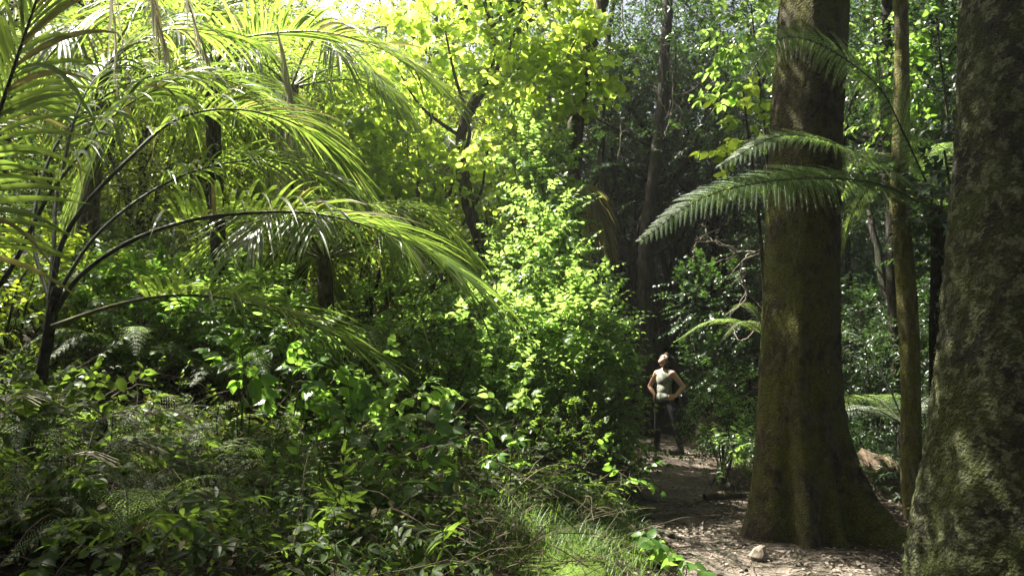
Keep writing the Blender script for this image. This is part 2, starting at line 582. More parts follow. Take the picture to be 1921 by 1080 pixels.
# ------------------------------------------------------------------ big trunks
def big_trunk(mb, axis, rad, lobes, seg=96, rows=150, knob=.03):
    """axis: control points up the trunk; rad(z): radius; lobes: (angle, reach, width, height)"""
    c = catmull(axis, rows)
    hs = c[:, 2] - c[0, 2]
    th = np.linspace(0, 2 * PI, seg, endpoint=False)
    TH, H = np.meshgrid(th, hs)
    R = np.interp(H, rad[0], rad[1])
    for a, reach, wd, hh in lobes:
        dd = (TH - a + PI) % (2 * PI) - PI
        R = R + reach * np.exp(-(dd / wd) ** 2) * np.exp(-np.maximum(H, 0) / hh)
    for k in range(7):
        p = rng.uniform(0, 6.28, 2)
        q = rng.integers(2, 9)
        if k < 3:
            R = R * (1 + .035 * np.sin((4 + 2 * k) * TH + p[0] + .25 * np.sin(1.3 * H)) * np.exp(-H / 2.2))
        R = R * (1 + knob * .4 * np.sin(q * TH + p[0] + rng.uniform(-1.2, 1.2) * H) * np.sin(rng.uniform(.5, 2.5) * H + p[1]))
    R = R * (1 + .012 * rnd(*R.shape))
    X = c[:, 0][:, None] + R * np.cos(TH)
    Y = c[:, 1][:, None] + R * np.sin(TH)
    Z = np.repeat(c[:, 2][:, None], seg, 1)
    idx = np.arange(rows * seg).reshape(rows, seg)
    nx = np.roll(idx, -1, 1)
    f = np.stack([idx[:-1], nx[:-1], nx[1:], idx[1:]], -1).reshape(-1, 4)
    mb.add(np.stack([X, Y, Z], -1), f)
    S = np.stack([X, Y, Z], -1)
    O = nrm(np.stack([np.cos(TH), np.sin(TH), .1 + 0 * TH], -1))
    return S, O


def moss_on(S, O, n, parent, size=.022, zmax=7):
    m2 = MB()
    i = rng.integers(0, S.shape[0], n)
    j = rng.integers(0, S.shape[1], n)
    p, o = S[i, j], O[i, j]
    k = (p[:, 2] < zmax) & (patch3(p) > .1)
    p, o = p[k], o[k]
    p = p + rnd(len(p), 3) * .015 - o * .004
    place(m2, KITE_N, p, nrm(o * .5 + rnd(len(p), 3) * .6 - A([0, 0, .5])), nrm(o + .5 * rnd(len(p), 3)), size * rng.uniform(.5, 1.5, len(p)))
    m2.build('moss', M['moss_leaf'], parent, parent.location)


def patch3(p):
    return np.sin(4.1 * p[:, 0] + 2.3 * p[:, 2]) * np.sin(3.3 * p[:, 2] - 2.9 * p[:, 1]) + .6 * np.sin(9 * p[:, 0] + 1) * np.sin(7.7 * p[:, 2]) + .3 * rng.normal(0, 1, len(p))


def limbs(mb, start, targets, r0, mat=0, seg=7):
    for tgt in targets:
        s = A(start) + rnd(3) * .05
        e = A(tgt)
        mid = s * .5 + e * .5 + rnd(3) * .12 * np.linalg.norm(e - s) + A([0, 0, .08 * np.linalg.norm(e - s)])
        tube(mb, catmull([s, mid, e], 10), np.linspace(r0, r0 * .25, 10), seg, mat, .08)


def crown_of(lm, sm, clumps, T, ls, L, K=5, droop=.25, r=.004, jit=.3, hang=.2, **kw):
    for c, rad, n in clumps:
        b, d = clump(c, rad, n, **kw)
        shoots(lm, sm, b, d, L * rng.uniform(.6, 1.3, n), K, T, ls * rng.uniform(.8, 1.2, n), droop, r=r, jit=jit, hang=hang)


# big mossy tree beside the path
base = A([XP(1500, 7.3), 7.3, gz(XP(1500, 7.3), 7.3) - .25])
t = empty('big_tree', (base[0], base[1], base[2] + .25), 'thick mossy tree with flaring roots right beside the path', 'tree')
mb = MB()
ax = [base, P(1500, 800, 7.3), P(1503, 500, 7.35), P(1512, 250, 7.4), P(1528, 0, 7.5), P(1532, -180, 7.6), P(1540, -420, 7.8)]
SO = big_trunk(mb, ax, ([0, .3, .8, 1.5, 2.6, 4, 6, 10], [.49, .44, .395, .36, .335, .33, .33, .25]),
          [(math.radians(-38), .98, .24, .46), (math.radians(-12), .40, .22, .5), (math.radians(-75), .25, .16, .35), (math.radians(222), .14, .14, .6), (math.radians(280), .12, .13, .5), (math.radians(150), .2, .2, .4), (math.radians(186), .26, .34, .5), (math.radians(252), .34, .18, .6),
           (math.radians(75), .4, .4, .5), (math.radians(215), .10, .3, .7)])
top = A(ax[-1])
cl = [((2.6, 8, 10.5), (3., 2.6, 1.7), 520), ((1.2, 9, 9.8), (2., 2.2, 1.3), 300), ((4.6, 8.5, 9.6), (2.2, 2.4, 1.4), 320), ((2.6, 6, 9.2), (2.4, 2, 1.2), 300), ((-.4, 9.5, 8.2), (1.3, 1.15, 1.6), 560), ((-.1, 5.9, 8.4), (1.7, .4, 1.9), 620), ((-.2, 6.3, 6.9), (1.3, .35, .8), 260), ((-.3, 8.9, 7.3), (1.2, .5, .9), 260)]  # the four clumps reaching left are unseen, added to shade the trunks
limbs(mb, top - A([0, 0, .6]), [c[0] for c in cl] + [(2, 10, 9), (4, 6.5, 8.6)], .13)
mb.build('trunk', M['bark_big'], t, t.location)
moss_on(*SO, 15000, t)
lm, sm = MB(), MB()
crown_of(lm, None, cl, KITE, .13, .7, 6)
lm.build('crown', M['dark'], t, t.location)

# lichen tree at the right edge
base = A([3.25, 5.0, gz(3.25, 5) - .25])
t = empty('big_tree', (3.25, 5.0, base[2] + .25), 'broad lichen spotted tree trunk filling the edge of the view', 'tree')
mb = MB()
ax = [base, P(1908, 1000, 5.), P(1908, 650, 5.0), P(1918, 300, 5.05), P(1926, 0, 5.1), P(1940, -300, 5.3), P(1950, -800, 5.6)]
SO = big_trunk(mb, ax, ([0, .5, 1.2, 2, 3, 5, 9], [.68, .60, .49, .43, .40, .385, .3]),
          [(math.radians(190), .22, .5, .5), (math.radians(240), .2, .35, .5), (math.radians(300), .3, .4, .5), (math.radians(60), .3, .4, .5)])
cl = [((3.3, 5.5, 9.3), (2.8, 2.4, 1.6), 420), ((5.6, 6, 9), (2.2, 2.4, 1.5), 260), ((3.3, 3.4, 9), (2.4, 2, 1.3), 240)]
limbs(mb, A(ax[-1]) - A([0, 0, .3]), [c[0] for c in cl] + [(2, 6, 8.5), (5, 4, 8.4)], .12)
mb.build('trunk', M['bark_lich'], t, t.location)
moss_on(*SO, 14000, t, .018)
lm = MB()
crown_of(lm, None, cl, KITE, .13, .7, 6)
lm.build('crown', M['dark'], t, t.location)

# slender pole tree between them
px_ = [(1722, 985), (1712, 900), (1708, 720), (1704, 600), (1692, 440), (1686, 380), (1690, 250), (1692, 100), (1690, 0), (1695, -150), (1700, -330)]
ax = [P(a, b, 7.7) for a, b in px_]
ax[0][2] = gz(ax[0][0], 7.7) - .1
t = empty('slender_tree', (ax[0][0], 7.7, ax[0][2] + .1), 'slim pale barked sapling trunk rising between the two big trees', 'tree')
mb = MB()
c = catmull(ax, 70)
tube(mb, c, np.interp(np.linspace(0, 1, 70), [0, .15, .5, .8, 1], [.115, .095, .085, .065, .04]), 16, 0, .04)
limbs(mb, ax[-1] - A([0, 0, .1]), [ax[-1] + A([.8, .3, .9]), ax[-1] + A([-.6, .5, 1.1]), ax[-1] + A([.1, -.5, 1.3])], .03)
mb.build('trunk', M['bark_pole'], t, t.location)
lm = MB()
crown_of(lm, None, [(ax[-1] + A([0, 0, 1.1]), (1.3, 1.2, .8), 170)], OVAL, .11, .5, 5)
lm.build('crown', M['shrub'], t, t.location)


# ------------------------------------------------------------------ ferns
def fern_frond(pts, width, npin, npl, parent, org, mat, name='frond', rr=.012, droop=.25, ang=1.15, kite=KITE_N, t0=.12, up=None, taper=1., stalk=None, dens=.78):
    c = catmull(pts, 60)
    seg = np.linalg.norm(np.diff(c, axis=0), axis=1)
    s = np.concatenate([[0], np.cumsum(seg)])
    tot = s[-1]
    u = np.linspace(t0, .995, npin)
    base_ = np.stack([np.interp(u * tot, s, c[:, k]) for k in range(3)], 1)
    tan = nrm(np.stack([np.interp(u * tot, s, np.gradient(c, axis=0)[:, k]) for k in range(3)], 1))
    upv = A([0, 0, 1.]) if up is None else A(up, float)
    side = nrm(np.cross(tan, upv))
    nrml = np.cross(side, tan)
    prof = np.minimum(1, (u - t0 + .12) / .3) * np.clip((1.02 - u) / .62, 0, 1) ** .75
    lm, sm = MB(), MB()
    tube(sm, c, np.linspace(rr, rr * .25, 60), 6, 0)
    sv = np.linspace(.06, 1, npl)
    for sg in (-1, 1):
        L = width * prof * rng.uniform(.92, 1.05, npin)
        a = ang - .35 * u
        d = nrm(tan * np.cos(a)[:, None] + sg * side * np.sin(a)[:, None] + .06 * nrml + .035 * rnd(npin, 3))
        pp = base_[:, None] + d[:, None] * (L[:, None, None] * sv[None, :, None]) - A([0, 0, 1.]) * (droop * L[:, None, None] * sv[None, :, None] ** 2)
        ptan = nrm(d[:, None] - A([0, 0, 1.]) * (2 * droop * sv)[None, :, None])
        pn = nrm(np.cross(ptan, np.cross(nrml[:, None] + 0 * ptan, ptan)))
        psd = np.cross(ptan, pn)
        spacing = tot * (1 - t0) / npin
        pl = np.minimum(spacing * 1.0, .15 * width + .006) * (1 - sv * .75)[None] * (.4 + .6 * prof)[:, None]
        prism(sm, pp[:, ::max(1, npl // 5)], .0018)
        for s2 in (-1, 1):
            ld = nrm(ptan * .55 + s2 * psd + .08 * rnd(*ptan.shape))
            place(lm, kite, pp.reshape(-1, 3), ld.reshape(-1, 3), (pn + .12 * rnd(*pn.shape)).reshape(-1, 3), (pl * dens * 1.25).ravel())
    f = lm.build(name, mat, parent, org)
    sm.build('stalk', stalk or M['stem'], f, org)
    return f


def small_fern(root, n, L, width, mat, npin=22, npl=9, up=.75, org=None, a0=0., spread=6.283):
    o = A(root.location)
    for k in range(n):
        a = a0 + spread * (k + rng.uniform(-.3, .3)) / n
        l = L * rng.uniform(.75, 1.1)
        h = rng.uniform(.6, 1.1) * up
        d = A([math.cos(a), math.sin(a), 0])
        pts = [o, o + d * l * .25 + A([0, 0, l * h * .45]), o + d * l * .6 + A([0, 0, l * h * .62]), o + d * l * .98 + A([0, 0, l * h * .38])]
        fern_frond(pts, width * rng.uniform(.85, 1.1), npin, npl, root, root.location, mat, rr=.005, t0=.18)


# tree fern between the slim trunk and the edge tree
cx = P(1764, 400, 7.6)
b0 = A([P(1768, 960, 7.6)[0], 7.55, gz(P(1768, 960, 7.6)[0], 7.55) - .05])
t = empty('tree_fern', b0, 'tree fern with a dark trunk arching lacy fronds across the mossy tree', 'tree fern')
mb = MB()
tube(mb, catmull([b0, P(1764, 700, 7.6), cx], 40), np.interp(np.linspace(0, 1, 40), [0, .2, 1], [.14, .10, .085]), 14, 0, .07)
mb.build('trunk', M['fern_trunk'], t, t.location)
ff = [([cx, P(1660, 350, 7.2), P(1560, 335, 6.75), P(1430, 342, 6.45), P(1310, 375, 6.3), P(1200, 452, 6.2)], .5, 60, 32, (0, -.72, .7)),
      ([cx, P(1690, 335, 7.2), P(1640, 305, 6.95), P(1560, 268, 6.7), P(1460, 256, 6.6), P(1350, 312, 6.5)], .42, 48, 26, (0, -.6, .8)),
      ([cx, P(1700, 260, 7.3), P(1645, 160, 7.0), P(1540, 85, 6.7), P(1460, 75, 6.5), P(1398, 150, 6.3)], .62, 46, 26, (0, -.85, .5)),
      ([cx, P(1790, 330, 7.5), P(1830, 280, 7.6), P(1890, 260, 7.7), P(1960, 300, 7.8)], .6, 44, 26),
      ([cx, P(1720, 340, 7.8), P(1660, 290, 8.4), P(1610, 300, 8.9), P(1570, 380, 9.3)], .5, 40, 22),
      ([cx, P(1770, 330, 7.9), P(1790, 270, 8.5), P(1780, 280, 9.1), P(1770, 340, 9.7)], .5, 36, 20),
      ([cx, P(1700, 370, 7.5), P(1640, 350, 7.7), P(1600, 400, 7.9), P(1575, 480, 8.0)], .42, 38, 20),
      ([cx, P(1770, 370, 7.3), P(1800, 370, 7.0), P(1830, 430, 6.8)], .45, 34, 18)]
for pts, wd, n1, n2, *u_ in ff:
    fern_frond(pts, wd, n1, n2, t, t.location, M['fern'], up=u_[0] if u_ else None, rr=.011, t0=.14, stalk=M['rachis'])


# ------------------------------------------------------------------ palms
def palm_frond(pts, L, n, parent, org, mat, name='frond', rr=.016, droop=.45, vee=.25, wd=.015, t0=.2, a0=1.15, a1=.28, stalk=None, sides=(-1, 1), up=None, rows=8, lean=None, jit=.05, limp=0.):
    c = catmull(pts, 70)
    s = np.concatenate([[0], np.cumsum(np.linalg.norm(np.diff(c, axis=0), axis=1))])
    tot = s[-1]
    lm, sm = MB(), MB()
    tube(sm, c, np.interp(np.linspace(0, 1, 70), [0, .15, 1], [rr * 1.3, rr, rr * .18]), 7, 0)
    G = np.gradient(c, axis=0)
    sv = np.linspace(0, 1, rows)
    for sg in sides:
        u = np.linspace(t0, 1, n) + rng.uniform(-.3, .3, n) / n
        u = np.clip(u, 0, 1)
        b = np.stack([np.interp(u * tot, s, c[:, k]) for k in range(3)], 1)
        tan = nrm(np.stack([np.interp(u * tot, s, G[:, k]) for k in range(3)], 1))
        upv = A([0, 0, 1.]) if up is None else A(up, float)
        side = nrm(np.cross(tan, upv))
        nr = np.cross(side, tan)
        q = (u - t0) / (1 - t0)
        a = a0 + (a1 - a0) * q
        d = nrm(tan * np.cos(a)[:, None] + (sg * side * math.cos(vee) + nr * math.sin(vee)) * np.sin(a)[:, None] + jit * rnd(n, 3))
        if lean is not None:
            d = nrm(d + A(lean))
        l = L * (.55 + .45 * np.sin(PI * np.clip(q * .8 + .15, 0, 1))) * rng.uniform(.85, 1.1, n)
        l = np.where(rng.uniform(0, 1, n) < .09, l * rng.uniform(.25, .7, n), l)
        dr = droop * rng.uniform(.5, 1.35, n) + limp + (rng.uniform(0, 1, n) < .06) * rng.uniform(.3, .7, n)
        dry = (rng.uniform(0, 1, n) < .06).astype(int)
        pp = b[:, None] + d[:, None] * (l[:, None, None] * sv[None, :, None]) - A([0, 0, 1.]) * ((dr * l)[:, None, None] * sv[None, :, None] ** 2.2)
        tn = nrm(np.gradient(pp, axis=1))
        nn = nrm(nr[:, None] + .25 * rnd(n, 1, 3) + 0 * tn)
        wv = nrm(np.cross(tn, nn))
        nv = np.cross(wv, tn)
        W = wd * np.interp(sv, [0, .12, .4, .8, 1], [.35, .9, 1, .55, .03])[None, :, None] * rng.uniform(.8, 1.15, n)[:, None, None]
        v = np.stack([pp - wv * W + nv * W * .35, pp, pp + wv * W + nv * W * .35], 2)
        idx = np.arange(n * rows * 3).reshape(n, rows, 3)
        f = np.concatenate([np.stack([idx[:, :-1, k], idx[:, :-1, k + 1], idx[:, 1:, k + 1], idx[:, 1:, k]], -1).reshape(-1, 4) for k in (0, 1)])
        for q_ in (0, 1):
            sel = np.concatenate([np.repeat(dry == q_, rows - 1)] * 2)
            if sel.any():
                if q_ == 0 or not (dry == 0).any():
                    lm.add(v, f[sel], q_)
                    n0_ = lm.n - v.size // 3
                else:
                    lm.f.append((f[sel] + n0_).astype(np.int32)); lm.m.append(np.full(sel.sum(), 1, np.int32))
    fo = lm.build(name, [mat, M['palm_straw']], parent, org)
    sm.build('rachis', stalk or M['rachis'], fo, org)
    return fo


def PP(lst):
    return [P(*q) for q in lst]


# the near palm at the left, arching over the undergrowth
b0 = P(78, 900, 5.6); b0[2] = gz(b0[0], 5.6) - .05
t = empty('palm_tree', b0, 'palm with dark arching stalks leaning over the undergrowth', 'palm')
mb = MB()
tube(mb, catmull([b0, P(72, 760, 5.6), P(88, 640, 5.6), P(108, 540, 5.6)], 24), np.linspace(.055, .032, 24), 12, 0, .12)
mb.build('trunk', M['bark_dark'], t, t.location)
NP_ = [
    # F1 the long low arch
    dict(pts=PP([(100, 590, 5.6), (150, 518, 5.55), (240, 455, 5.5), (350, 415, 5.4), (450, 401, 5.3), (560, 398, 5.2), (660, 415, 5.1), (760, 452, 5.0), (850, 505, 4.95)]), L=.85, n=62, t0=.36, droop=.42, vee=.45, rr=.017),
    # F2 the lower yellow-green arch
    dict(pts=PP([(98, 612, 5.5), (200, 577, 5.35), (300, 556, 5.2), (400, 556, 5.1), (500, 578, 5.0), (580, 607, 4.95), (680, 655, 4.9)]), L=.6, n=52, t0=.34, droop=.35, vee=.5, rr=.014, stalk=M['rachis_g']),
    dict(pts=PP([(96, 570, 5.7), (190, 432, 5.9), (330, 335, 6.1), (480, 300, 6.2), (600, 330, 6.2), (700, 400, 6.2)]), L=.75, n=60, t0=.4, droop=.5, vee=.3, rr=.013, wd=.013),
    dict(pts=PP([(94, 570, 5.7), (62, 420, 6.0), (120, 250, 6.4), (260, 150, 6.7), (420, 150, 6.9), (560, 230, 7.0), (640, 330, 7.0)]), L=.8, n=64, t0=.4, droop=.55, vee=.3, rr=.013, wd=.013),
    # F3 rising stalk
    dict(pts=PP([(95, 560, 5.6), (115, 460, 5.65), (160, 385, 5.7), (235, 305, 5.8), (330, 225, 6.0), (440, 205, 6.1), (560, 235, 6.2), (640, 300, 6.3)]), L=.8, n=56, t0=.48, droop=.5, vee=.3, rr=.019),
    dict(pts=PP([(92, 580, 5.6), (100, 470, 5.8), (112, 340, 6.1), (170, 160, 6.5), (300, 60, 6.9), (430, 70, 7.3)]), L=.85, n=52, t0=.42, droop=.55, vee=.3, rr=.017),
]
for k in NP_:
    palm_frond(parent=t, org=t.location, mat=M['palm'], **k)

# a second palm just outside the left edge: its big frond hangs across the top corner
b0 = A([XP(-150, 4.9), 4.9, gz(XP(-150, 4.9), 4.9) - .05])
t = empty('palm_tree', b0, 'palm at the very edge whose dark fronds fan across the upper corner', 'palm')
c0 = P(-75, 600, 4.9)
mb = MB()
tube(mb, catmull([b0, b0 * .5 + c0 * .5 + A([-.04, 0, 0]), c0], 20), np.linspace(.08, .06, 20), 12, 0, .06)
mb.build('trunk', M['bark_dark'], t, t.location)
for k in [dict(pts=PP([(-75, 600, 4.9), (-50, 420, 4.7), (-15, 260, 4.5), (32, 110, 4.3), (75, -20, 4.2), (110, -150, 4.1)]), L=.95, n=44, t0=.15, droop=.3, vee=.1, rr=.017, up=(0, -1, .2), wd=.017),
          dict(pts=PP([(-75, 600, 4.9), (10, 520, 4.95), (90, 370, 5.0), (160, 280, 5.1), (228, 205, 5.2), (330, 150, 5.3)]), L=.7, n=40, t0=.5, droop=.55, vee=.2, rr=.016),
          dict(pts=PP([(-75, 600, 4.9), (-120, 380, 5.2), (-60, 120, 5.5), (100, -60, 5.8), (260, -60, 6.0)]), L=.85, n=48, t0=.35, droop=.7, vee=.2, rr=.016)]:
    palm_frond(parent=t, org=t.location, mat=M['palm'], **k)

# taller palm behind, crown near the top of the view
b0 = P(420, 900, 9.40); b0[2] = gz(b0[0], 9.4) - .05
t = empty('palm_tree', b0, 'tall palm behind with bright fronds fanning out along the top of the picture', 'palm')
cr = P(395, 130, 9.20)
mb = MB()
tube(mb, catmull([b0, P(415, 560, 9.40), cr], 30), np.linspace(.11, .085, 30), 14, 0, .05)
mb.build('trunk', M['bark_dark'], t, t.location)
for k in [dict(pts=[cr] + PP([(440, 80, 8.90), (500, 64, 8.60), (600, 60, 8.30), (700, 85, 8.10), (790, 140, 7.90)]), L=1.21, n=64, t0=.12, droop=.30, vee=.35, a0=.95, wd=.018),
          dict(pts=[cr] + PP([(430, 140, 8.90), (500, 160, 8.60), (570, 215, 8.30), (620, 290, 8.10)]), L=1.03, n=54, t0=.12, droop=.6, vee=.2),
          dict(pts=[cr] + PP([(360, 60, 8.90), (310, 20, 8.60), (230, 20, 8.30), (140, 70, 8.10)]), L=1.03, n=54, t0=.12, droop=.7, vee=.2),
          dict(pts=[cr] + PP([(400, 20, 9.40), (430, -80, 9.70), (500, -130, 10.00)]), L=1.03, n=46, t0=.15, droop=.5, vee=.3),
          dict(pts=[cr] + PP([(330, 130, 9.00), (270, 170, 8.80), (200, 250, 8.60), (160, 340, 8.50)]), L=0.98, n=52, t0=.12, droop=.6, vee=.2),
          dict(pts=[cr] + PP([(420, 160, 9.80), (470, 200, 10.40), (520, 300, 10.90)]), L=0.92, n=44, t0=.15, droop=.6, vee=.2)]:
    palm_frond(parent=t, org=t.location, mat=M['palm'], stalk=M['rachis_g'], **k)
for k in [dict(pts=PP([(205, -60, 6.4), (212, 20, 6.4), (216, 90, 6.4)]), n=5), dict(pts=PP([(275, -60, 6.3), (290, 20, 6.3), (306, 80, 6.3)]), n=12),
          dict(pts=PP([(340, -50, 6.5), (360, 30, 6.5), (385, 100, 6.5)]), n=8), dict(pts=PP([(520, 60, 7.9), (535, 130, 7.9), (545, 190, 7.9)]), n=26)]:
    palm_frond(parent=t, org=t.location, mat=M['palm_dry'], name='dead_frond', L=.42, t0=.05, droop=.5, limp=.25, a0=.35, a1=.1, wd=.016, rr=.006, stalk=M['twig'], **k)

# palms deeper in
def palm_at(b, h, n, Lf, label, sag=.55, mat='palm', L=.75, limp=0., dead=0):
    t = empty('palm_tree', b, label, 'palm')
    cr = A(b) + A([rng.uniform(-.15, .15), 0, h])
    mb = MB()
    tube(mb, catmull([A(b) - A([0, 0, .1]), A(b) * .5 + cr * .5 + rnd(3) * .04, cr], 20), np.linspace(.12, .09, 20), 12, 0, .05)
    mb.build('trunk', M['bark_mid'], t, t.location)
    for k in range(n):
        a = 2.4 * k + rng.uniform(-.3, .3)
        e = rng.uniform(.1, 1.)
        d = A([math.cos(a), math.sin(a), 0])
        l = Lf * rng.uniform(.85, 1.1)
        up_ = A([0, 0, 1.])
        pts = [cr, cr + d * l * .3 + up_ * l * .34 * e, cr + d * l * .62 + up_ * l * .42 * e - up_ * .03, cr + d * l * .95 + up_ * l * (.42 * e - sag * .5)]
        palm_frond(pts=pts, L=L, n=40, parent=t, org=t.location, mat=M[mat], t0=.15, droop=.5, vee=.25, rows=6, limp=limp, stalk=M['rachis_g'])
    for k in range(dead):
        a = 2.4 * k + .5
        d = A([math.cos(a), math.sin(a), 0])
        l = Lf * rng.uniform(.5, .8)
        palm_frond(pts=[cr - A([0, 0, .05]), cr + d * .16 - A([0, 0, .2 * l]), cr + d * .2 - A([0, 0, .6 * l]), cr + d * .18 - A([0, 0, l])], L=.5, n=22, parent=t, org=t.location, mat=M['palm_dry'], name='dead_frond', t0=.1, droop=.5, limp=.4, rows=6, wd=.012, rr=.008, a0=.6, a1=.2, stalk=M['twig'])
    return t


q = P(610, 700, 9.6); q[2] = gz(q[0], 9.6)
palm_at(q, 1.3, 11, 1.9, 'short young palm in front of the round leaved tree')
q = P(545, 700, 10.8); q[2] = gz(q[0], 10.8)
palm_at(q, P(545, 165, 10.8)[2] - q[2], 11, 1.8, 'palm with a skirt of dead pale fronds hanging below its crown', dead=7)
q = P(150, 700, 9.5); q[2] = gz(q[0], 9.5)
palm_at(q, 2.4, 12, 2.2, 'palm of middling height standing behind the dark arching stalks')
q = P(820, 700, 14.2); q[2] = gz(q[0], 14.2)
palm_at(q, 3.6, 12, 1.9, 'palm half hidden behind the crooked round leaved tree')
q = P(1062, 700, 12.2); q[2] = gz(q[0], 12.2)
tp = palm_at(q, 3.9, 6, .85, 'palm with drooping straw coloured leaves near the dark trees', 1.3, 'palm_straw', .6, .5)
q = P(-20, 700, 12.5); q[2] = gz(q[0], 12.5)
palm_at(q, 4.4, 12, 2.2, 'far palm glowing against the sky behind the corner fronds')


# ------------------------------------------------------------------ round-leaved tree
def shrubby(name, cat, label, base, stems, clumps, T, ls, L, mat, K=5, droop=.25, r0=.05, bark='bark_mid', seg=9, dec=False, jit=.3, hang=.25, group=None, wob=.06, pxstem=None, sr=.003, **kw):
    t = empty(name, base, label, cat, group)
    mb, lm = MB(), MB()
    for path, ra, rb in stems:
        n = max(12, 6 * len(path))
        c = catmull(path, n)
        c[1:-1] += rnd(n - 2, 3) * wob * ra
        tube(mb, c, np.linspace(ra, rb, n), seg, 0, .06)
    for ci, (c, rad, n) in enumerate(clumps):
        b, d = clump(c, rad, n, **kw)
        shoots(lm, mb, b, d, L * rng.uniform(.6, 1.3, n), K, T, ls * rng.uniform(.8, 1.2, n), droop, r=sr, jit=jit, hang=hang, decussate=dec)
    mb.build('trunk' if cat == 'tree' else 'stems', M[bark], t, t.location)
    lm.build('crown' if cat == 'tree' else 'leaves', mat, t, t.location)
    return t


D = 12.2
b0 = P(925, 820, D); b0[2] = gz(b0[0], D) - .05
st = [(A([b0, P(915, 620, D), P(905, 470, D), P(882, 400, D), P(868, 320, D), P(866, 250, D), P(885, 200, D), P(912, 150, D), P(925, 90, D), P(918, 40, D), P(912, -60, D)]), .13, .05),
      (A([P(912, 155, D), P(930, 130, 11.97), P(955, 110, 11.84), P(958, 80, 11.72), P(985, 20, 12.69)]), .05, .015),
      (A([P(922, 50, D), P(945, 30, 11.97), P(975, 10, 11.72), P(1040, -30, 12.57)]), .04, .015),
      (A([P(930, 130, D), P(1000, 128, 12.09), P(1050, 120, 11.97), P(1090, 60, 11.84)]), .025, .01),
      (A([P(868, 300, D), P(880, 240, 11.97), P(850, 130, 11.84), P(830, 30, 11.72)]), .04, .012),
      (A([P(868, 260, D), P(790, 200, 11.97), P(740, 120, 11.97)]), .035, .01),
      (A([P(885, 400, D), P(905, 350, 11.84), P(915, 285, 11.72), P(950, 250, 12.69)]), .025, .008)]
def C(px, py, Y, rx, ry, rz, n):
    return (P(px, py, Y), (rx, ry, rz), n)


shrubby('round_leaved_tree', 'tree', 'crooked tree with glowing yellow green round leaves above the shrubs', b0, st,
        [C(870, 60, 12.09, .75, .8, .55, 87), C(1010, 50, 11.97, .75, .8, .5, 93), C(1090, 110, 11.84, .55, .6, .5, 68), C(990, 160, 11.84, .55, .6, .4, 62),
         C(780, 110, 12.09, .6, .7, .5, 56), C(700, 200, 11.97, .5, .6, .45, 56), C(1080, 185, 11.72, .3, .4, .22, 22), C(720, 300, 11.97, .7, .7, .4, 62),
         C(965, 240, 12.64, .45, .5, .4, 27), C(830, 330, 11.84, .45, .5, .4, 32), C(650, 330, 12.09, .6, .6, .5, 50), C(960, 300, 11.97, .4, .5, .45, 32),
         C(930, -60, 12.21, 1.2, 1, .4, 75)],
        ROUND, .122, .48, M['round'], K=4, droop=.2, jit=.38, hang=.35, bark='bark_mid')
b0 = P(680, 820, 12.64); b0[2] = gz(b0[0], 12.64)
shrubby('round_leaved_tree', 'tree', 'younger round leaved tree with thin straight stems behind the palm fronds', b0,
        [(A([b0, P(690, 500, 12.64), P(684, 330, 12.64), P(678, 200, 12.64)]), .05, .015), (A([b0, P(770, 450, 12.64), P(790, 300, 12.64), P(815, 200, 12.64)]), .06, .02),
         (A([b0, P(600, 480, 12.54), P(570, 350, 12.43)]), .04, .012)],
        [C(640, 220, 12.64, .7, .7, .6, 75), C(560, 330, 12.54, .7, .7, .5, 68), C(760, 250, 12.64, .6, .7, .6, 62), C(500, 420, 12.64, .8, .7, .5, 68), C(700, 400, 12.54, .8, .7, .5, 75), C(820, 430, 12.64, .6, .6, .4, 50)],
        ROUND, .09, .4, M['round'], K=4, droop=.2, jit=.38, hang=.3)


# ------------------------------------------------------------------ shrubs along the path
def shrub(label, base, clumps, T=OVAL, ls=.07, L=.35, mat='shrub', K=6, nst=7, r0=.014, droop=.2, name='leafy_shrub', group=None, **kw):
    b = A(base)
    st = []
    for k in range(nst):
        c, rad, n = clumps[k % len(clumps)]
        e = A(c) + unit(1)[0] * A(rad) * .7
        m = b * .45 + e * .55 + rnd(3) * .12
        st.append((A([b + rnd(3) * A([.08, .08, 0]), m, e]), r0, r0 * .3))
    return shrubby(name, 'shrub', label, b, st, clumps, T, ls, L, M[mat], K, droop, bark='stem', seg=5, group=group, **kw)


def gb(px, Y):
    x = XP(px, Y)
    return A([x, Y, gz(x, Y)])


shrub('bright green bush spilling over the edge of the path beside the person', gb(1075, 9.4),
      [C(1060, 560, 9.4, .55, .6, .35, 130), C(1110, 600, 9.2, .35, .4, .3, 70), C(1030, 640, 9.2, .65, .6, .4, 150), C(1100, 700, 9.1, .5, .5, .45, 120), C(1130, 720, 9.3, .32, .4, .4, 60), C(1000, 720, 9.3, .6, .5, .4, 110), C(1120, 800, 9.1, .42, .4, .4, 80), C(1165, 850, 9.2, .22, .3, .35, 40), C(1128, 640, 8.8, .3, .3, .28, 60), C(1100, 620, 8.7, .4, .3, .3, 70), C(1145, 760, 8.8, .22, .3, .3, 45), C(1080, 700, 8.6, .4, .3, .3, 60), C(1045, 480, 9.7, .45, .4, .35, 90), C(1000, 520, 9.5, .45, .4, .35, 80), C(1035, 400, 9.9, .35, .35, .35, 60)],
      ls=.075, L=.36, nst=20)
shrub('taller leafy bush with fresh green leaves growing behind the path side bush', gb(1040, 11),
      [C(1000, 330, 11.0, .5, .6, .6, 120), C(1015, 400, 10.9, .5, .6, .5, 120), C(1000, 450, 10.8, .55, .6, .45, 120), C(1000, 270, 11.1, .45, .5, .4, 80), C(1030, 480, 10.8, .45, .5, .35, 90), C(950, 520, 10.8, .6, .5, .4, 110)],
      ls=.085, L=.36, nst=16, r0=.02)
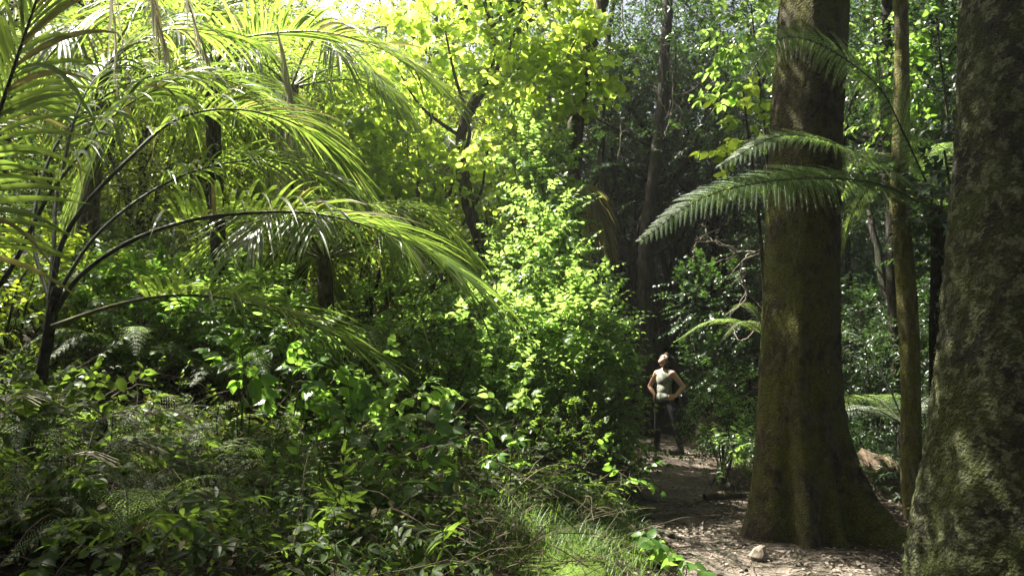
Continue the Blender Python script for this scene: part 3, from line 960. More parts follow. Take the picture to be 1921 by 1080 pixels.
shrub('dense bush in the shade beneath the tips of the low palm frond', gb(830, 8.8),
      [C(900, 600, 8.9, .5, .5, .3, 80), C(820, 640, 8.7, .6, .6, .4, 110), C(920, 700, 8.6, .55, .5, .4, 120), C(740, 600, 9, .6, .5, .4, 90), C(960, 790, 8.6, .5, .4, .35, 80)],
      ls=.075, L=.34, nst=12)
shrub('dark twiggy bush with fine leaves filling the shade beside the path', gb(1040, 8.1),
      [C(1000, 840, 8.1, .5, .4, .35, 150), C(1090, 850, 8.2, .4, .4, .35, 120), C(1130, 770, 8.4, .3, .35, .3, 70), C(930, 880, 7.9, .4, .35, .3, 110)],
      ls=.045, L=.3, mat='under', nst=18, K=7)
shrub('leafy bush on the bank between the dark palm stalks and the tall palm', gb(250, 7.6), [C(250, 560, 7.6, .6, .5, .35, 90), C(330, 620, 7.3, .5, .4, .3, 80), C(170, 600, 7.4, .5, .4, .3, 80)], ls=.08, mat='broad', nst=12, L=.36)
shrub('low bush of narrow leaves behind the low palm stalk', gb(440, 7.9), [C(440, 580, 7.9, .6, .5, .35, 110), C(520, 630, 7.5, .5, .4, .3, 90)], T=LANCE, ls=.11, mat='shrub', nst=12, L=.36)
shrub('leafy bush at the edge hiding the ground behind the dark palm stem', gb(20, 7.0), [C(20, 600, 7, .6, .5, .4, 90), C(80, 520, 7.4, .6, .5, .4, 90)], ls=.08, mat='mid', nst=12, L=.36)
shrub('dim leafy weeds gathered round the foot of the dark palm stem', gb(80, 5.15), [C(75, 800, 5.15, .4, .3, .22, 40), C(150, 770, 5.3, .35, .3, .2, 30)], T=BROAD, ls=.09, mat='under', nst=8, L=.28, K=4)
# big-leaved seedlings in front
for i, (px, py, Y, n, ls, lab) in enumerate([
    (740, 740, 6.2, 26, .11, 'leafy seedling clump with light green pointed leaves under the palm frond tips'),
    (660, 800, 5.8, 22, .12, 'pointed leaf seedlings left of the round moss cushion in half shade'),
    (770, 880, 5.3, 14, .15, 'broad leaved plant with large bright leaves at the foot of the bushes'),
    (930, 790, 6.8, 22, .09, 'thin stemmed plant reaching small bright leaves over the dark hollow'),
    (880, 890, 6.2, 16, .09, 'low sprig of pale green leaves in the shadow of the bushes'),
    (560, 720, 6.6, 18, .12, 'heart leaved plant with a few pale leaves below the lowest palm stalk'),
    (600, 890, 5.0, 18, .10, 'shaded leafy sprigs in the dark lower undergrowth'),
    (470, 690, 5.8, 10, .14, 'plant with wide dull green leaves behind the grass seed heads'),
    (1140, 900, 7.6, 14, .08, 'small leafy sprig leaning out over the grassy path edge'),
    (1170, 690, 9.6, 8, .085, 'leafy twig poking out in front of the face of the person'),
    (1180, 850, 9.0, 9, .085, 'spray of lime green leaves hanging beside the boots of the person'),
    (1250, 1040, 5.6, 8, .12, 'small green plant sprouting at the near edge of the path')]):
    c = P(px, py, Y)
    g0 = gz(c[0], Y)
    shrub(lab, (c[0], Y, g0), [(c, (.34 * Y / 6 * (.6 if n < 13 else 1), .35, .22 * (.5 if n < 13 else 1)), n)], T=BROAD, ls=ls, L=.26, mat='broad' if i % 3 else 'shrub', K=3, nst=5, r0=.007, name='seedling_plant', droop=.25, jit=.3, up=.5)

# sunlit sprays on the right side: broad leaves in front of / beside the big trunk
for (px, py, Y, n, ls, mat, rx, rz, lab) in [
    (1395, 230, 8.6, 16, .13, 'round', .3, .4, 'young tree with big lit leaves behind the mossy trunk'),
    (1410, 60, 9.2, 40, .12, 'shrub', .5, .35, 'leafy branch tips of a tree standing behind the top of the mossy trunk'),
    (1760, 120, 9.6, 50, .10, 'broad', .8, .6, 'leafy tree showing green between the slim trunk and the edge tree'),
    (1775, 350, 7.3, 34, .09, 'dark', .3, .35, 'small leafy tree standing against the edge tree in front of the fern crown'),
    (1640, 100, 10.4, 40, .10, 'shrub', .5, .5, 'bright leaved tree seen between the mossy and the slim trunk')]:
    c = P(px, py, Y)
    b = A([c[0] + .25, Y + .2, gz(c[0] + .25, Y + .2)])
    shrubby('leafy_tree', 'tree', lab, b, [(A([b, b * .4 + c * .6 + A([.1, 0, 0]), c + A([0, 0, rz])]), .035, .01)], [(c, (rx, .4, rz), n), (c - A([0, 0, rz * 1.6]), (rx * .8, .4, rz), n // 2)], BROAD, ls, .36, M[mat], K=4, droop=.25, jit=.35)

# plants at the right of the path
shrub('leafy weeds and grass clump at the foot of the mossy trunk', gb(1345, 10.2), [C(1345, 790, 10.2, .38, .4, .35, 90), C(1370, 740, 10.4, .3, .4, .3, 50)], ls=.06, mat='broad', T=LANCE, nst=8)
shrub('lime leaved sprig tucked against the left root of the mossy tree', gb(1372, 8.6), [C(1365, 845, 8.6, .15, .2, .11, 12)], ls=.07, mat='shrub', nst=9, r0=.004)
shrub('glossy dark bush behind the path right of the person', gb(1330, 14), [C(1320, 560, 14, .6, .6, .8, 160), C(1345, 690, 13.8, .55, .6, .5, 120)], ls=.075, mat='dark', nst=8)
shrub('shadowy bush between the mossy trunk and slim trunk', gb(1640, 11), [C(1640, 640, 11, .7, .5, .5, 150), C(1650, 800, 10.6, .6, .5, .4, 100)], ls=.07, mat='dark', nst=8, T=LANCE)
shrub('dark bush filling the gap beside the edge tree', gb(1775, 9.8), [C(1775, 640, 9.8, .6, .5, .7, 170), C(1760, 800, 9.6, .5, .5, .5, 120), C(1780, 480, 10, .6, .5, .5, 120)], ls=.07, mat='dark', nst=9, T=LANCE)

# small tree ferns with silver fronds
def tree_fern_at(label, base, h, fronds, mat, width=.42):
    t = empty('tree_fern', base, label, 'tree fern')
    b = A(base)
    cr = b + A([0, 0, h])
    mb = MB()
    tube(mb, catmull([b - A([0, 0, .1]), b * .5 + cr * .5, cr], 16), np.linspace(.11, .08, 16), 12, 0, .07)
    mb.build('trunk', M['fern_trunk'], t, t.location)
    for pts in fronds:
        fern_frond([cr] + pts, width, 34, 16, t, t.location, M[mat], rr=.011, t0=.14)
    for k in range(5):
        a = rng.uniform(0, 6.28)
        d = A([math.cos(a), abs(math.sin(a)), 0])
        fern_frond([cr, cr + d * .4 + A([0, 0, .3]), cr + d * .9 + A([0, 0, .3]), cr + d * 1.4], width, 30, 12, t, t.location, M['fern'], rr=.01, t0=.14)


b = gb(1690, 9.3)
tree_fern_at('small tree fern with silvery fronds drooping between the trunks', b, P(1690, 800, 9.3)[2] - b[2],
             [PP([(1660, 775, 9.2), (1620, 762, 9.1), (1570, 775, 9.0), (1530, 820, 9.0)]), PP([(1665, 720, 9.4), (1620, 640, 9.5), (1580, 625, 9.6), (1540, 650, 9.6)]), PP([(1720, 760, 9.4), (1760, 740, 9.5), (1800, 780, 9.5)])], 'silver')
b = gb(1440, 12)
tree_fern_at('little tree fern peeping out left of the mossy trunk', b, P(1440, 640, 12)[2] - b[2],
             [PP([(1415, 610, 11.9), (1385, 605, 11.8), (1350, 640, 11.8)]), PP([(1420, 590, 12), (1395, 570, 12), (1360, 590, 12)])], 'fern', .4)

# ------------------------------------------------------------------ ground ferns
FP = []
for i, (mat, L, wd, n, lab) in enumerate([('fern', .85, .2, 11, 'a'), ('under', .75, .17, 10, 'b'), ('fern_y', .8, .18, 9, 'c')]):
    FP.append((mat, L, wd, n))
fern_spots = [
    (380, 650, 6.2, 2, 'sunlit yellow green fern below the low palm stalk'), (180, 690, 5.6, 0, 'fern in front of the dark palm stem'),
    (320, 730, 5.2, 1, 'dull fern arching over the grass seed heads'), (40, 700, 5.2, 0, 'fern under the leaning dark stalk at the edge'),
    (240, 1010, 4.2, 0, 'low fern with thin striped fronds at the bottom of the picture'), (20, 960, 4.1, 1, 'drooping pale fern in the bottom corner'),
    (500, 800, 5.6, 1, 'shaded fern in the middle of the undergrowth'), (440, 620, 7.4, 0, 'fern in the sunny gap behind the lower palm frond'),
    (640, 560, 8.6, 0, 'fern behind the hanging palm leaflets'), (260, 560, 7.2, 0, 'fern seen under the long palm arch'),
    (120, 820, 4.8, 1, 'dark fern among the grass stalks'), (400, 900, 4.8, 1, 'fern hidden in the dark hollow of the undergrowth'),
    (540, 480, 9.2, 2, 'bright fern high on the bank behind the palm arch'), (760, 520, 10.2, 0, 'fern on the bank below the crooked tree')]
proto = {}
for i, (px, py, Y, k, lab) in enumerate(fern_spots):
    c = P(px, py, Y)
    mat, L, wd, n = FP[k]
    z = max(gz(c[0], Y), c[2] - .5)
    z = gz(c[0], Y)
    if k not in proto:
        t = empty('ground_fern', (c[0], Y, z), lab, 'fern', 'ferns in the undergrowth')
        small_fern(t, n, L, wd, M[mat], up=1.0)
        proto[k] = t
    else:
        copy_thing(proto[k], (c[0], Y, z), rng.uniform(0, 6.28), rng.uniform(.9, 1.25) + max(0, (c[2] - z - .55)) * .5, lab)


# ------------------------------------------------------------------ undergrowth, grass, litter (uncountable)
def scatter(n, xr, yr, f):
    x = rng.uniform(*xr, n)
    y = rng.uniform(*yr, n)
    k = f(x, y)
    return x[k], y[k]


lm, sm = MB(), MB()
off_path = lambda x, y: (np.abs(x - pathcx(y)) > np.interp(y, _py, _pw) * 1.08 + .14) & (np.hypot(x, y) > 2.6)
left = lambda x, y: off_path(x, y) & (x < pathcx(y)) & (np.abs(x) < y * .75 + .5)
patch = lambda x, y, a, b: np.sin(1.9 * x + 1.1 * y + a) * np.sin(2.3 * y - 1.2 * x + b) + .35 * np.sin(5 * x + b) * np.sin(4.1 * y + a) + .25 * rng.normal(0, 1, len(x))
for (n, T, ls, L, h0, h1) in [(3000, OVAL, .055, .3, .05, .6), (1800, BROAD, .08, .28, .1, .8), (3000, LANCE, .11, .4, .1, .8), (1600, KITE, .05, .4, .2, 1.0)]:
    ka, kb = rng.uniform(0, 6, 2)
    x, y = scatter(n * 3, (-10, 2.), (2.8, 15), lambda x, y: left(x, y) & (((x - .35) / .75) ** 2 + ((y - 5.6) / 1.1) ** 2 > 1) & (patch(x, y, ka, kb) > np.where(y < 7, .15, -.1)))
    m = len(x)
    h = rng.uniform(h0, h1, m) * np.interp(-(x - pathcx(y)), [0.8, 1.6, 2.6], [.3, .6, 1.])
    b = np.stack([x, y, ground(x, y) + h * .5], 1)
    d = nrm(rnd(m, 3) * A([1, 1, .5]) + A([0, 0, .7]))
    shoots(lm, sm, b, d, L * rng.uniform(.7, 1.3, m), 5, T, ls * rng.uniform(.7, 1.2, m), .3, jit=.35, r=.0025)
    prism(sm, np.stack([np.stack([x, y, ground(x, y)], 1), b], 1), .003)
u = lm.build('undergrowth', M['under'])
tag(u, 'tangled low leafy undergrowth', 'undergrowth', kind='stuff')
sm.build('stems', M['stem'], u)

dm = MB()
x, y = scatter(2600, (-7, 1.6), (3.0, 10), left)
m = len(x)
b = np.stack([x, y, ground(x, y) + rng.uniform(0, .5, m)], 1)
a = rng.uniform(0, 6.28, m)
d = np.stack([np.cos(a), np.sin(a), rng.uniform(-.1, .9, m)], 1) * rng.uniform(.2, .8, m)[:, None]
tt = np.linspace(0, 1, 7)[None, :, None]
prism(dm, b[:, None] + d[:, None] * tt - A([0, 0, 1.]) * (rng.uniform(0, .35, m)[:, None, None] * tt ** 2) + .02 * rnd(m, 7, 3) * tt, rng.uniform(.0015, .004, m))
tag(dm.build('dry_stems', M['twig2']), 'dry brown stems tangled through the undergrowth', 'dry stems', kind='stuff')
dm = MB()
x, y = scatter(1100, (-6, -.2), (3.2, 8), left)
m = len(x)
place(dm, OVAL, np.stack([x, y, ground(x, y) + rng.uniform(.02, .45, m)], 1), unit(m), nrm(A([0, 0, 1.]) + .6 * rnd(m, 3)), rng.uniform(.03, .075, m))
tag(dm.build('withered_leaves', M['withered']), 'withered brown and yellow leaves caught in the undergrowth', 'leaves', kind='stuff')

# right side ground cover
lm, sm = MB(), MB()
right = lambda x, y: off_path(x, y) & (x > pathcx(y)) & (y > 8.3)
x, y = scatter(5200, (2.5, 10), (8, 17), right)
m = len(x)
b = np.stack([x, y, ground(x, y) + rng.uniform(0, .35, m)], 1)
shoots(lm, sm, b, nrm(rnd(m, 3) * A([1, 1, .5]) + A([0, 0, .6])), .3, 5, LANCE, .08, .3, jit=.35)
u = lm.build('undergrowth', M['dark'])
tag(u, 'dark leafy ground plants under the trees', 'undergrowth', kind='stuff')
sm.build('stems', M['stem'], u)


def blades(mb, x, y, z, L, wdt, lean=.5, rows=5, mat=0):
    n = len(x)
    a = rng.uniform(0, 6.28, n)
    d = np.stack([np.cos(a), np.sin(a), 0 * a], 1)
    ln = rng.uniform(.15, lean, n)
    sv = np.linspace(0, 1, rows)
    l = L * rng.uniform(.6, 1.2, n)
    b = np.stack([x, y, z], 1)
    pp = b[:, None] + (A([0, 0, 1.]) * (sv - .45 * ln[:, None] * sv ** 2.2)[..., None] + d[:, None] * (ln[:, None] * sv ** 1.6)[..., None]) * l[:, None, None]
    wv = np.stack([-np.sin(a), np.cos(a), 0 * a], 1)[:, None]
    W = (wdt * np.interp(sv, [0, .3, 1], [.8, 1, .05]))[None, :, None]
    v = np.stack([pp - wv * W, pp + wv * W], 2)
    idx = np.arange(n * rows * 2).reshape(n, rows, 2)
    mb.add(v, np.stack([idx[:, :-1, 0], idx[:, :-1, 1], idx[:, 1:, 1], idx[:, 1:, 0]], -1).reshape(-1, 4), mat)


gm = MB()
x, y = scatter(9000, (-3, 1.6), (4.2, 9), lambda x, y: left(x, y) & (x > -2.2) & (np.sin(3 * x + y) + np.sin(2.2 * y - x) > -.4))
blades(gm, x, y, ground(x, y), .28, .0035, 1.1)
x, y = scatter(8000, (-.3, 2.2), (4.8, 11), lambda x, y: (x < pathcx(y) - np.interp(y, _py, _pw) * .95) & (x > pathcx(y) - np.interp(y, _py, _pw) - .75))
blades(gm, x, y, ground(x, y), .19, .0035, 1.3)
x, y = scatter(3000, (2.2, 4), (8.5, 12), lambda x, y: off_path(x, y) & (x > pathcx(y)) & (x < pathcx(y) + 1))
blades(gm, x, y, ground(x, y), .3, .004, 1.1)
tag(gm.build('grass', M['grass']), 'thin green grass at the path edge', 'grass', kind='stuff')

# grass tufts one can count
for (px, py, Y, n, lab) in [(990, 1010, 5.8, 130, 'grass tuft with pale bent blades beside the moss cushion'), (1100, 1000, 5.9, 110, 'grass tuft spreading towards the path at the bottom of the picture'),
                            (1150, 930, 7., 120, 'upright grass clump where the bush meets the path'), (900, 1040, 5.2, 90, 'dark grass tuft left of the moss'), (1060, 1060, 5.4, 90, 'grass growing out of the green moss mat')]:
    c = P(px, py, Y)
    x = c[0] + rng.normal(0, .07, n)
    y = Y + rng.normal(0, .07, n)
    gm = MB()
    blades(gm, x, y, ground(x, y), .34, .004, 1.4, 7)
    o = gm.build('grass_tuft', M['grass'], None, (c[0], Y, gz(c[0], Y)))
    tag(o, lab, 'grass', 'grass tufts along the path')

# arching seed stalks at lower left
for i in range(9):
    px, py, Y = rng.uniform(-10, 300), rng.uniform(740, 900), rng.uniform(3.9, 5)
    tip = P(px, py, Y)
    bx = tip[0] - rng.uniform(.05, .3)
    b = A([bx, Y + .1, gz(bx, Y + .1)])
    mb = MB()
    apex = tip * .7 + b * .3 + A([0, 0, .15])
    tube(mb, catmull([b, b * .4 + apex * .6 + A([0, 0, .1]), apex, tip], 24), np.linspace(.0038, .002, 24), 4)
    for q in range(6):
        s = apex + (tip - apex) * q / 8
        a = rng.uniform(-.5, .9)
        e = s + A([math.cos(a) * .26, rng.uniform(-.1, .1), math.sin(a) * .08 - .03])
        tube(mb, catmull([s, s * .5 + e * .5 + A([0, 0, .04]), e], 8), np.linspace(.0022, .0032, 8), 4)
    o = mb.build('grass_stalk', M['straw'], None, tuple(b))
    tag(o, 'thin pale grass stalk with spreading seed heads in the lower corner', 'grass', 'grass seed stalks')

# leaf litter on the path
mb = MB()
x = rng.uniform(0, 4.2, 16000)
y = rng.uniform(4.3, 16, 16000) ** 1.0
d = np.abs(x - pathcx(y)) / np.interp(y, _py, _pw)
k = (rng.uniform(0, 1, len(x)) < np.interp(d, [0, .5, .9, 1.3, 2], [.04, .14, .6, .9, .4]))
x, y = x[k], y[k]
n = len(x)
place(mb, OVAL, np.stack([x, y, ground(x, y) + .022], 1), nrm(rnd(n, 3) * A([1, 1, .12])), nrm(A([0, 0, 1.]) + .35 * rnd(n, 3)), rng.uniform(.018, .05, n))
for (cx_, cy_, r_) in ((XP(1500, 7.3), 7.1, .95), (3.25, 5.0, 1.0)):
    m = 1300
    a = rng.uniform(0, 6.28, m)
    q = r_ * (1 + np.abs(rng.normal(0, .32, m)))
    x, y = cx_ + q * np.cos(a) * .85, cy_ + q * np.sin(a) * .85
    place(mb, OVAL, np.stack([x, y, ground(x, y) + rng.uniform(.01, .05, m)], 1), nrm(rnd(m, 3) * A([1, 1, .35])), nrm(A([0, 0, 1.]) + .5 * rnd(m, 3)), rng.uniform(.02, .05, m))
n2 = 1500
x = pathcx(rng.uniform(4, 9, n2)) + rng.normal(0, .7, n2)
y = rng.uniform(4.3, 9, n2)
a = rng.uniform(0, 6.28, n2)
d = np.stack([np.cos(a), np.sin(a), .05 * rnd(n2)], 1) * rng.uniform(.03, .14, n2)[:, None]
b = np.stack([x, y, ground(x, y) + .022], 1)
tag(mb.build('fallen_leaves', M['litter']), 'dry fallen leaves scattered over the path', 'leaves', kind='stuff')
mb = MB()
prism(mb, np.stack([b - d, b + .2 * d * rnd(n2, 1) * A([1, 1, 0]) + A([0, 0, .006]), b + d], 1), rng.uniform(.002, .006, n2))
tag(mb.build('twig_litter', M['stem']), 'broken dark twigs lying on the path', 'twigs', kind='stuff')


# pebbles, stones, roots, logs
def blob(mb, c, rad, seed=0, nu=18, nv=12, rough=.12, rot=0., mat=0):
    r_ = np.random.default_rng(seed)
    th = np.linspace(0, 2 * PI, nu, endpoint=False)
    ph = np.linspace(.02, PI - .02, nv)
    TH, PH = np.meshgrid(th, ph)
    d = np.stack([np.sin(PH) * np.cos(TH), np.sin(PH) * np.sin(TH), np.cos(PH)], -1)
    R = np.ones(TH.shape)
    for q in range(9):
        k = r_.normal(0, 1, 3) * r_.uniform(1, 3.5)
        R += rough * .5 * np.sin(d @ k + r_.uniform(0, 6))
    v = d * R[..., None] * A(rad)
    cs, sn = math.cos(rot), math.sin(rot)
    v = np.stack([v[..., 0] * cs - v[..., 1] * sn, v[..., 0] * sn + v[..., 1] * cs, v[..., 2]], -1) + A(c)
    idx = np.arange(nu * nv).reshape(nv, nu)
    nx = np.roll(idx, -1, 1)
    mb.add(v, np.stack([idx[:-1], idx[1:], nx[1:], nx[:-1]], -1).reshape(-1, 4), mat)


for (px, py, Y, rad, rot, mt, lab) in [
    (1428, 1015, 6.35, (.085, .065, .085), .5, 'stone', 'pale wedge shaped stone in the near part of the path'),
    (1284, 938, 8.6, (.07, .06, .05), 0, 'stone_d', 'dark knobbly stone in the middle of the path'),
    (1375, 893, 9.1, (.12, .1, .11), 0, 'stone_d', 'round dark rock at the left foot of the mossy tree'),
    (1405, 972, 7.6, (.08, .06, .03), .2, 'stone', 'flat pale stone on the path near the tree roots'),
    (1385, 1078, 5.75, (.09, .06, .035), .1, 'stone', 'light flat stone at the bottom edge of the path'),
    (1360, 1050, 5.9, (.10, .05, .03), -.5, 'stone_d', 'grey slab stone beside the surface root')]:
    c = P(px, py, Y)
    c[2] = gz(c[0], Y) + rad[2] * .3
    mb = MB()
    blob(mb, c, rad, int(px), 11, 8, .34, rot)
    mb.v[0][:, 0] += .35 * (mb.v[0][:, 2] - c[2])
    tag(mb.build('stone', M[mt], None, tuple(c), False), lab, 'stone', 'stones on the path')
mb = MB()
for i in range(260):
    y = rng.uniform(4.6, 13)
    x = pathcx(y) + rng.normal(0, .5) * np.interp(y, _py, _pw) * 1.2
    s = rng.uniform(.006, .022)
    blob(mb, (x, y, gz(x, y) + .016), (s * rng.uniform(.8, 1.6), s, s * .6), i, 7, 5, .2, rng.uniform(0, 3))
tag(mb.build('pebbles', M['stone']), 'small pebbles on the path', 'pebbles', kind='stuff')
for pts, r, lab in [([(1215, 985), (1290, 1005), (1360, 1030), (1400, 1062)], .03, 'curved dark root crossing the near path'), ([(1350, 1010), (1395, 1018), (1440, 995)], .018, 'thin root lying beside the pale stone'),
                    ([(1290, 1030), (1340, 1055), (1390, 1090)], .02, 'thin bent root at the bottom of the path')]:
    w_ = []
    for (a, b_) in pts:
        Y = 1.6 * FPX / (b_ - 669)
        q = P(a, b_, Y)
        q[2] = gz(q[0], Y) + r * .6
        w_.append(q)
    mb = MB()
    tube(mb, catmull(w_, 24), np.linspace(r, r * .5, 24) * (1 + .15 * rnd(24)), 8, 0, .1)
    tag(mb.build('tree_root', M['bark_dark'], None, tuple(w_[0])), lab, 'root', 'roots on the path')
c = gb(1335, 8.95)
mb = MB()
tube(mb, catmull([c + A([-.13, -.02, .05]), c + A([.05, .02, .06]), c + A([.22, .05, .07])], 14), [.04, .05, .045, .05, .048, .05, .045, .05, .05, .048, .045, .04, .045, .03], 9, 0, .12)
tag(mb.build('short_log', M['wood'], None, tuple(c)), 'short broken log lying by the rock at the mossy tree', 'log')
for (px, Y, r, h, tilt, lab) in [(1322, 14.6, .2, .42, .1, 'brown broken stump behind the person at the side of the path'), (1650, 9.0, .24, .42, -.3, 'rotting brown stump between the big mossy root and slim trunk')]:
    c = gb(px, Y)
    t = empty('tree_stump', c, lab, 'stump')
    mb = MB()
    seg = 26
    th = np.linspace(0, 2 * PI, seg, endpoint=False)
    hs = A([-.05, 0, .08, .2, .35, .5]) / .5 * h
    rows = []
    for i, hh in enumerate(hs):
        R = r * (1 + .5 * math.exp(-max(hh, 0) / .1)) * (1 + .10 * np.sin(5 * th + 1) + .06 * np.sin(9 * th) + .04 * rnd(seg))
        z = np.full(seg, hh) + (i == len(hs) - 1) * (rng.uniform(-.05, .05, seg) + .06 * np.sin(th))
        rows.append(np.stack([c[0] + R * np.cos(th) + tilt * hh, c[1] + R * np.sin(th), c[2] + z], 1))
    rows.append(np.stack([c[0] + .3 * r * np.cos(th) + tilt * h, c[1] + .3 * r * np.sin(th), np.full(seg, c[2] + h * .6)], 1))
    idx = np.arange(len(rows) * seg).reshape(-1, seg)
    nx = np.roll(idx, -1, 1)
    mb.add(np.concatenate(rows), np.stack([idx[:-1], nx[:-1], nx[1:], idx[1:]], -1).reshape(-1, 4))
    mb.build('stump_wood', M['wood'], t, t.location)

# moss cushions
for (px, Y, rad, lab) in [(1010, 5.45, (.42, .5, .07), 'wide bright green moss cushion at the bottom of the picture'), (1075, 7.2, (.16, .14, .10), 'small yellow green moss lump below the bush'), (1180, 6.5, (.3, .5, .05), 'flat moss patch along the left side of the path')]:
    c = gb(px, Y)
    mb = MB()
    blob(mb, c + A([0, 0, .01]), rad, int(px), 40, 24, .1)
    o = MB()
    n = 2600
    a = unit(n); a[:, 2] = abs(a[:, 2])
    p = c + A([0, 0, .01]) + a * A(rad) * rng.uniform(.9, 1.06, n)[:, None]
    place(mb, KITE_N, p, nrm(a + .6 * rnd(n, 3)), unit(n), rng.uniform(.015, .035, n), 0)
    tag(mb.build('moss_cushion', M['moss'], None, tuple(c)), lab, 'moss', 'moss by the path')


# ------------------------------------------------------------------ background forest
def forest_tree(label, base, h, r, stems, clumps, mat, ls=.12, L=.6, K=6, bark='bark_dark', name='forest_tree', group='trees of the forest behind', T=KITE):
    b = A(base)
    t = empty(name, b, label, 'tree', group)
    mb, lm = MB(), MB()
    for path, ra, rb in stems:
        n = 26
        c = catmull([b + A(q) for q in path], n)
        c[1:-1] += rnd(n - 2, 3) * .02
        tube(mb, c, np.linspace(ra, rb, n), 9, 0, .07)
    for c, rad, n in clumps:
        k = rng.integers(0, len(stems))
        s = b + A(stems[k][0][-1]) - A([0, 0, h * .12])
        limbs(mb, s, [b + A(c)], .05, seg=5)
        bb, d = clump(b + A(c), rad, n)
        shoots(lm, mb, bb, d, L * rng.uniform(.6, 1.3, n), K, T, ls * rng.uniform(.75, 1.2, n), .25, jit=.4, r=.006, hang=.2)
    mb.build('trunk', M[bark], t, t.location)
    lm.build('crown', M[mat], t, t.location)
    return t


def rand_clumps(n, R, z0, z1, rc, m):
    out = []
    for k in range(n):
        a = 2.4 * k + rng.uniform(-.5, .5)
        q = R * math.sqrt(rng.uniform(.05, 1))
        out.append(((q * math.cos(a), q * math.sin(a), rng.uniform(z0, z1)), (rc * rng.uniform(.8, 1.2), rc * rng.uniform(.8, 1.2), rc * rng.uniform(.5, .8)), m))
    return out


def stem(h, lean=.6, n=4, z0=0):
    a = rng.uniform(0, 6.28)
    q = [(0, 0, -.2)]
    for k in range(1, n + 1):
        u = k / n
        q.append((lean * u * math.cos(a) + rng.uniform(-.15, .15), lean * u * math.sin(a) + rng.uniform(-.15, .15), h * u))
    return q


# prototypes stand at their own places
def BG(px, Y):
    return gb(px, Y)


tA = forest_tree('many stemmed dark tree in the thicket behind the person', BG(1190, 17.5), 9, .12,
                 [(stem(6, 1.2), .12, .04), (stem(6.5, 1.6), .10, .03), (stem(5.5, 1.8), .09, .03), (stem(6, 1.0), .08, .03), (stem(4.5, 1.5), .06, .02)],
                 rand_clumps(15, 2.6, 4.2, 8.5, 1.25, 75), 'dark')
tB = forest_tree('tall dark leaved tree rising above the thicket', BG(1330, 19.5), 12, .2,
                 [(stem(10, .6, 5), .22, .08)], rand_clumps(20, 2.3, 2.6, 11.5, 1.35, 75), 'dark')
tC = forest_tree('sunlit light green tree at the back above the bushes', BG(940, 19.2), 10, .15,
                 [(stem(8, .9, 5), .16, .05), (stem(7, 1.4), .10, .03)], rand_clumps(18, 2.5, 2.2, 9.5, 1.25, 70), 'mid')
tD = forest_tree('low bushy tree on the bank at the back', BG(560, 14), 5, .08,
                 [(stem(4, .9), .08, .03), (stem(3.6, 1.3), .06, .02), (stem(3.6, 1.), .06, .02)], rand_clumps(13, 1.9, .8, 4.8, 1.0, 80), 'mid', ls=.1)
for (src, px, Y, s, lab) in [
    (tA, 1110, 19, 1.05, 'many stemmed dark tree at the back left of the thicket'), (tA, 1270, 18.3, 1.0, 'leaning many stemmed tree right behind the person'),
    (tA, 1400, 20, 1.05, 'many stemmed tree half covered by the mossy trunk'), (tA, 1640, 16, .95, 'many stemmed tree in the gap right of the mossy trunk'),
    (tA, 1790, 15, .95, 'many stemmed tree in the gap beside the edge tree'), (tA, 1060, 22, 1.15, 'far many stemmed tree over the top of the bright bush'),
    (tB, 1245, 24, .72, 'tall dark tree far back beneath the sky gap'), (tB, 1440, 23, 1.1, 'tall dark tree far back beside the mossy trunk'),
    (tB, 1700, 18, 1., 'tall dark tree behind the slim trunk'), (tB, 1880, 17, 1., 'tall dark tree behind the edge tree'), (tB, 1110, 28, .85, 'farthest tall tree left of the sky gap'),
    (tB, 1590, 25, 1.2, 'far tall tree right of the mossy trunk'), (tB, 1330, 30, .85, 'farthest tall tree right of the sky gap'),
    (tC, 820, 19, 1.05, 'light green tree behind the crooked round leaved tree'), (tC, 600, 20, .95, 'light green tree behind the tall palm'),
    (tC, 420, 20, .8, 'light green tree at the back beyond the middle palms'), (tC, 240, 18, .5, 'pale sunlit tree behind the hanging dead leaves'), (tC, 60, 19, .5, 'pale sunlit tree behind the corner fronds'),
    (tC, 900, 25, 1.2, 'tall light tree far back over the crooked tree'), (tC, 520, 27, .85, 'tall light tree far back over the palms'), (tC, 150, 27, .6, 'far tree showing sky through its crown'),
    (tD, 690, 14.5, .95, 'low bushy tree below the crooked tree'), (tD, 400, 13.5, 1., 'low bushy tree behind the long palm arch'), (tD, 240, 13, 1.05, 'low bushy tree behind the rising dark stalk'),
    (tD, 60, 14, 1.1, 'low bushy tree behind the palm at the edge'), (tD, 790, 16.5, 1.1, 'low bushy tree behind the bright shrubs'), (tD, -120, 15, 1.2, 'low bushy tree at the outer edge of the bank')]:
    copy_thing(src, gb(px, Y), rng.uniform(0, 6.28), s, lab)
tE = forest_tree('dark evergreen bush closing the view under the thicket trees', BG(1250, 22), 4.5, .08,
                 [(stem(3, .9), .08, .03), (stem(3.2, 1.3), .06, .02)], rand_clumps(16, 2.1, .5, 4.6, 1.05, 85), 'dark', ls=.11, name='forest_bush')
for k, px in enumerate(range(-250, 2250, 118)):
    for Y in (23 + 2.2 * math.sin(k * 2.3), 31 + 2 * math.sin(k * 1.7)):
        copy_thing(tE, gb(px + rng.uniform(-25, 25), Y), rng.uniform(0, 6.28), 1.0 if Y < 27 else 1.5, 'dark evergreen bush closing off the back of the forest')
for px, Y, lab in [(1085, 17.6, 'dark bush low behind the path side bush'), (1390, 16.5, 'dark bush behind the curly pale branches'), (1640, 13.5, 'dark bush at the back between the mossy and slim trunks'), (1800, 13, 'dark bush deep behind the edge tree')]:
    copy_thing(tE, gb(px, Y), rng.uniform(0, 6.28), .62, lab)
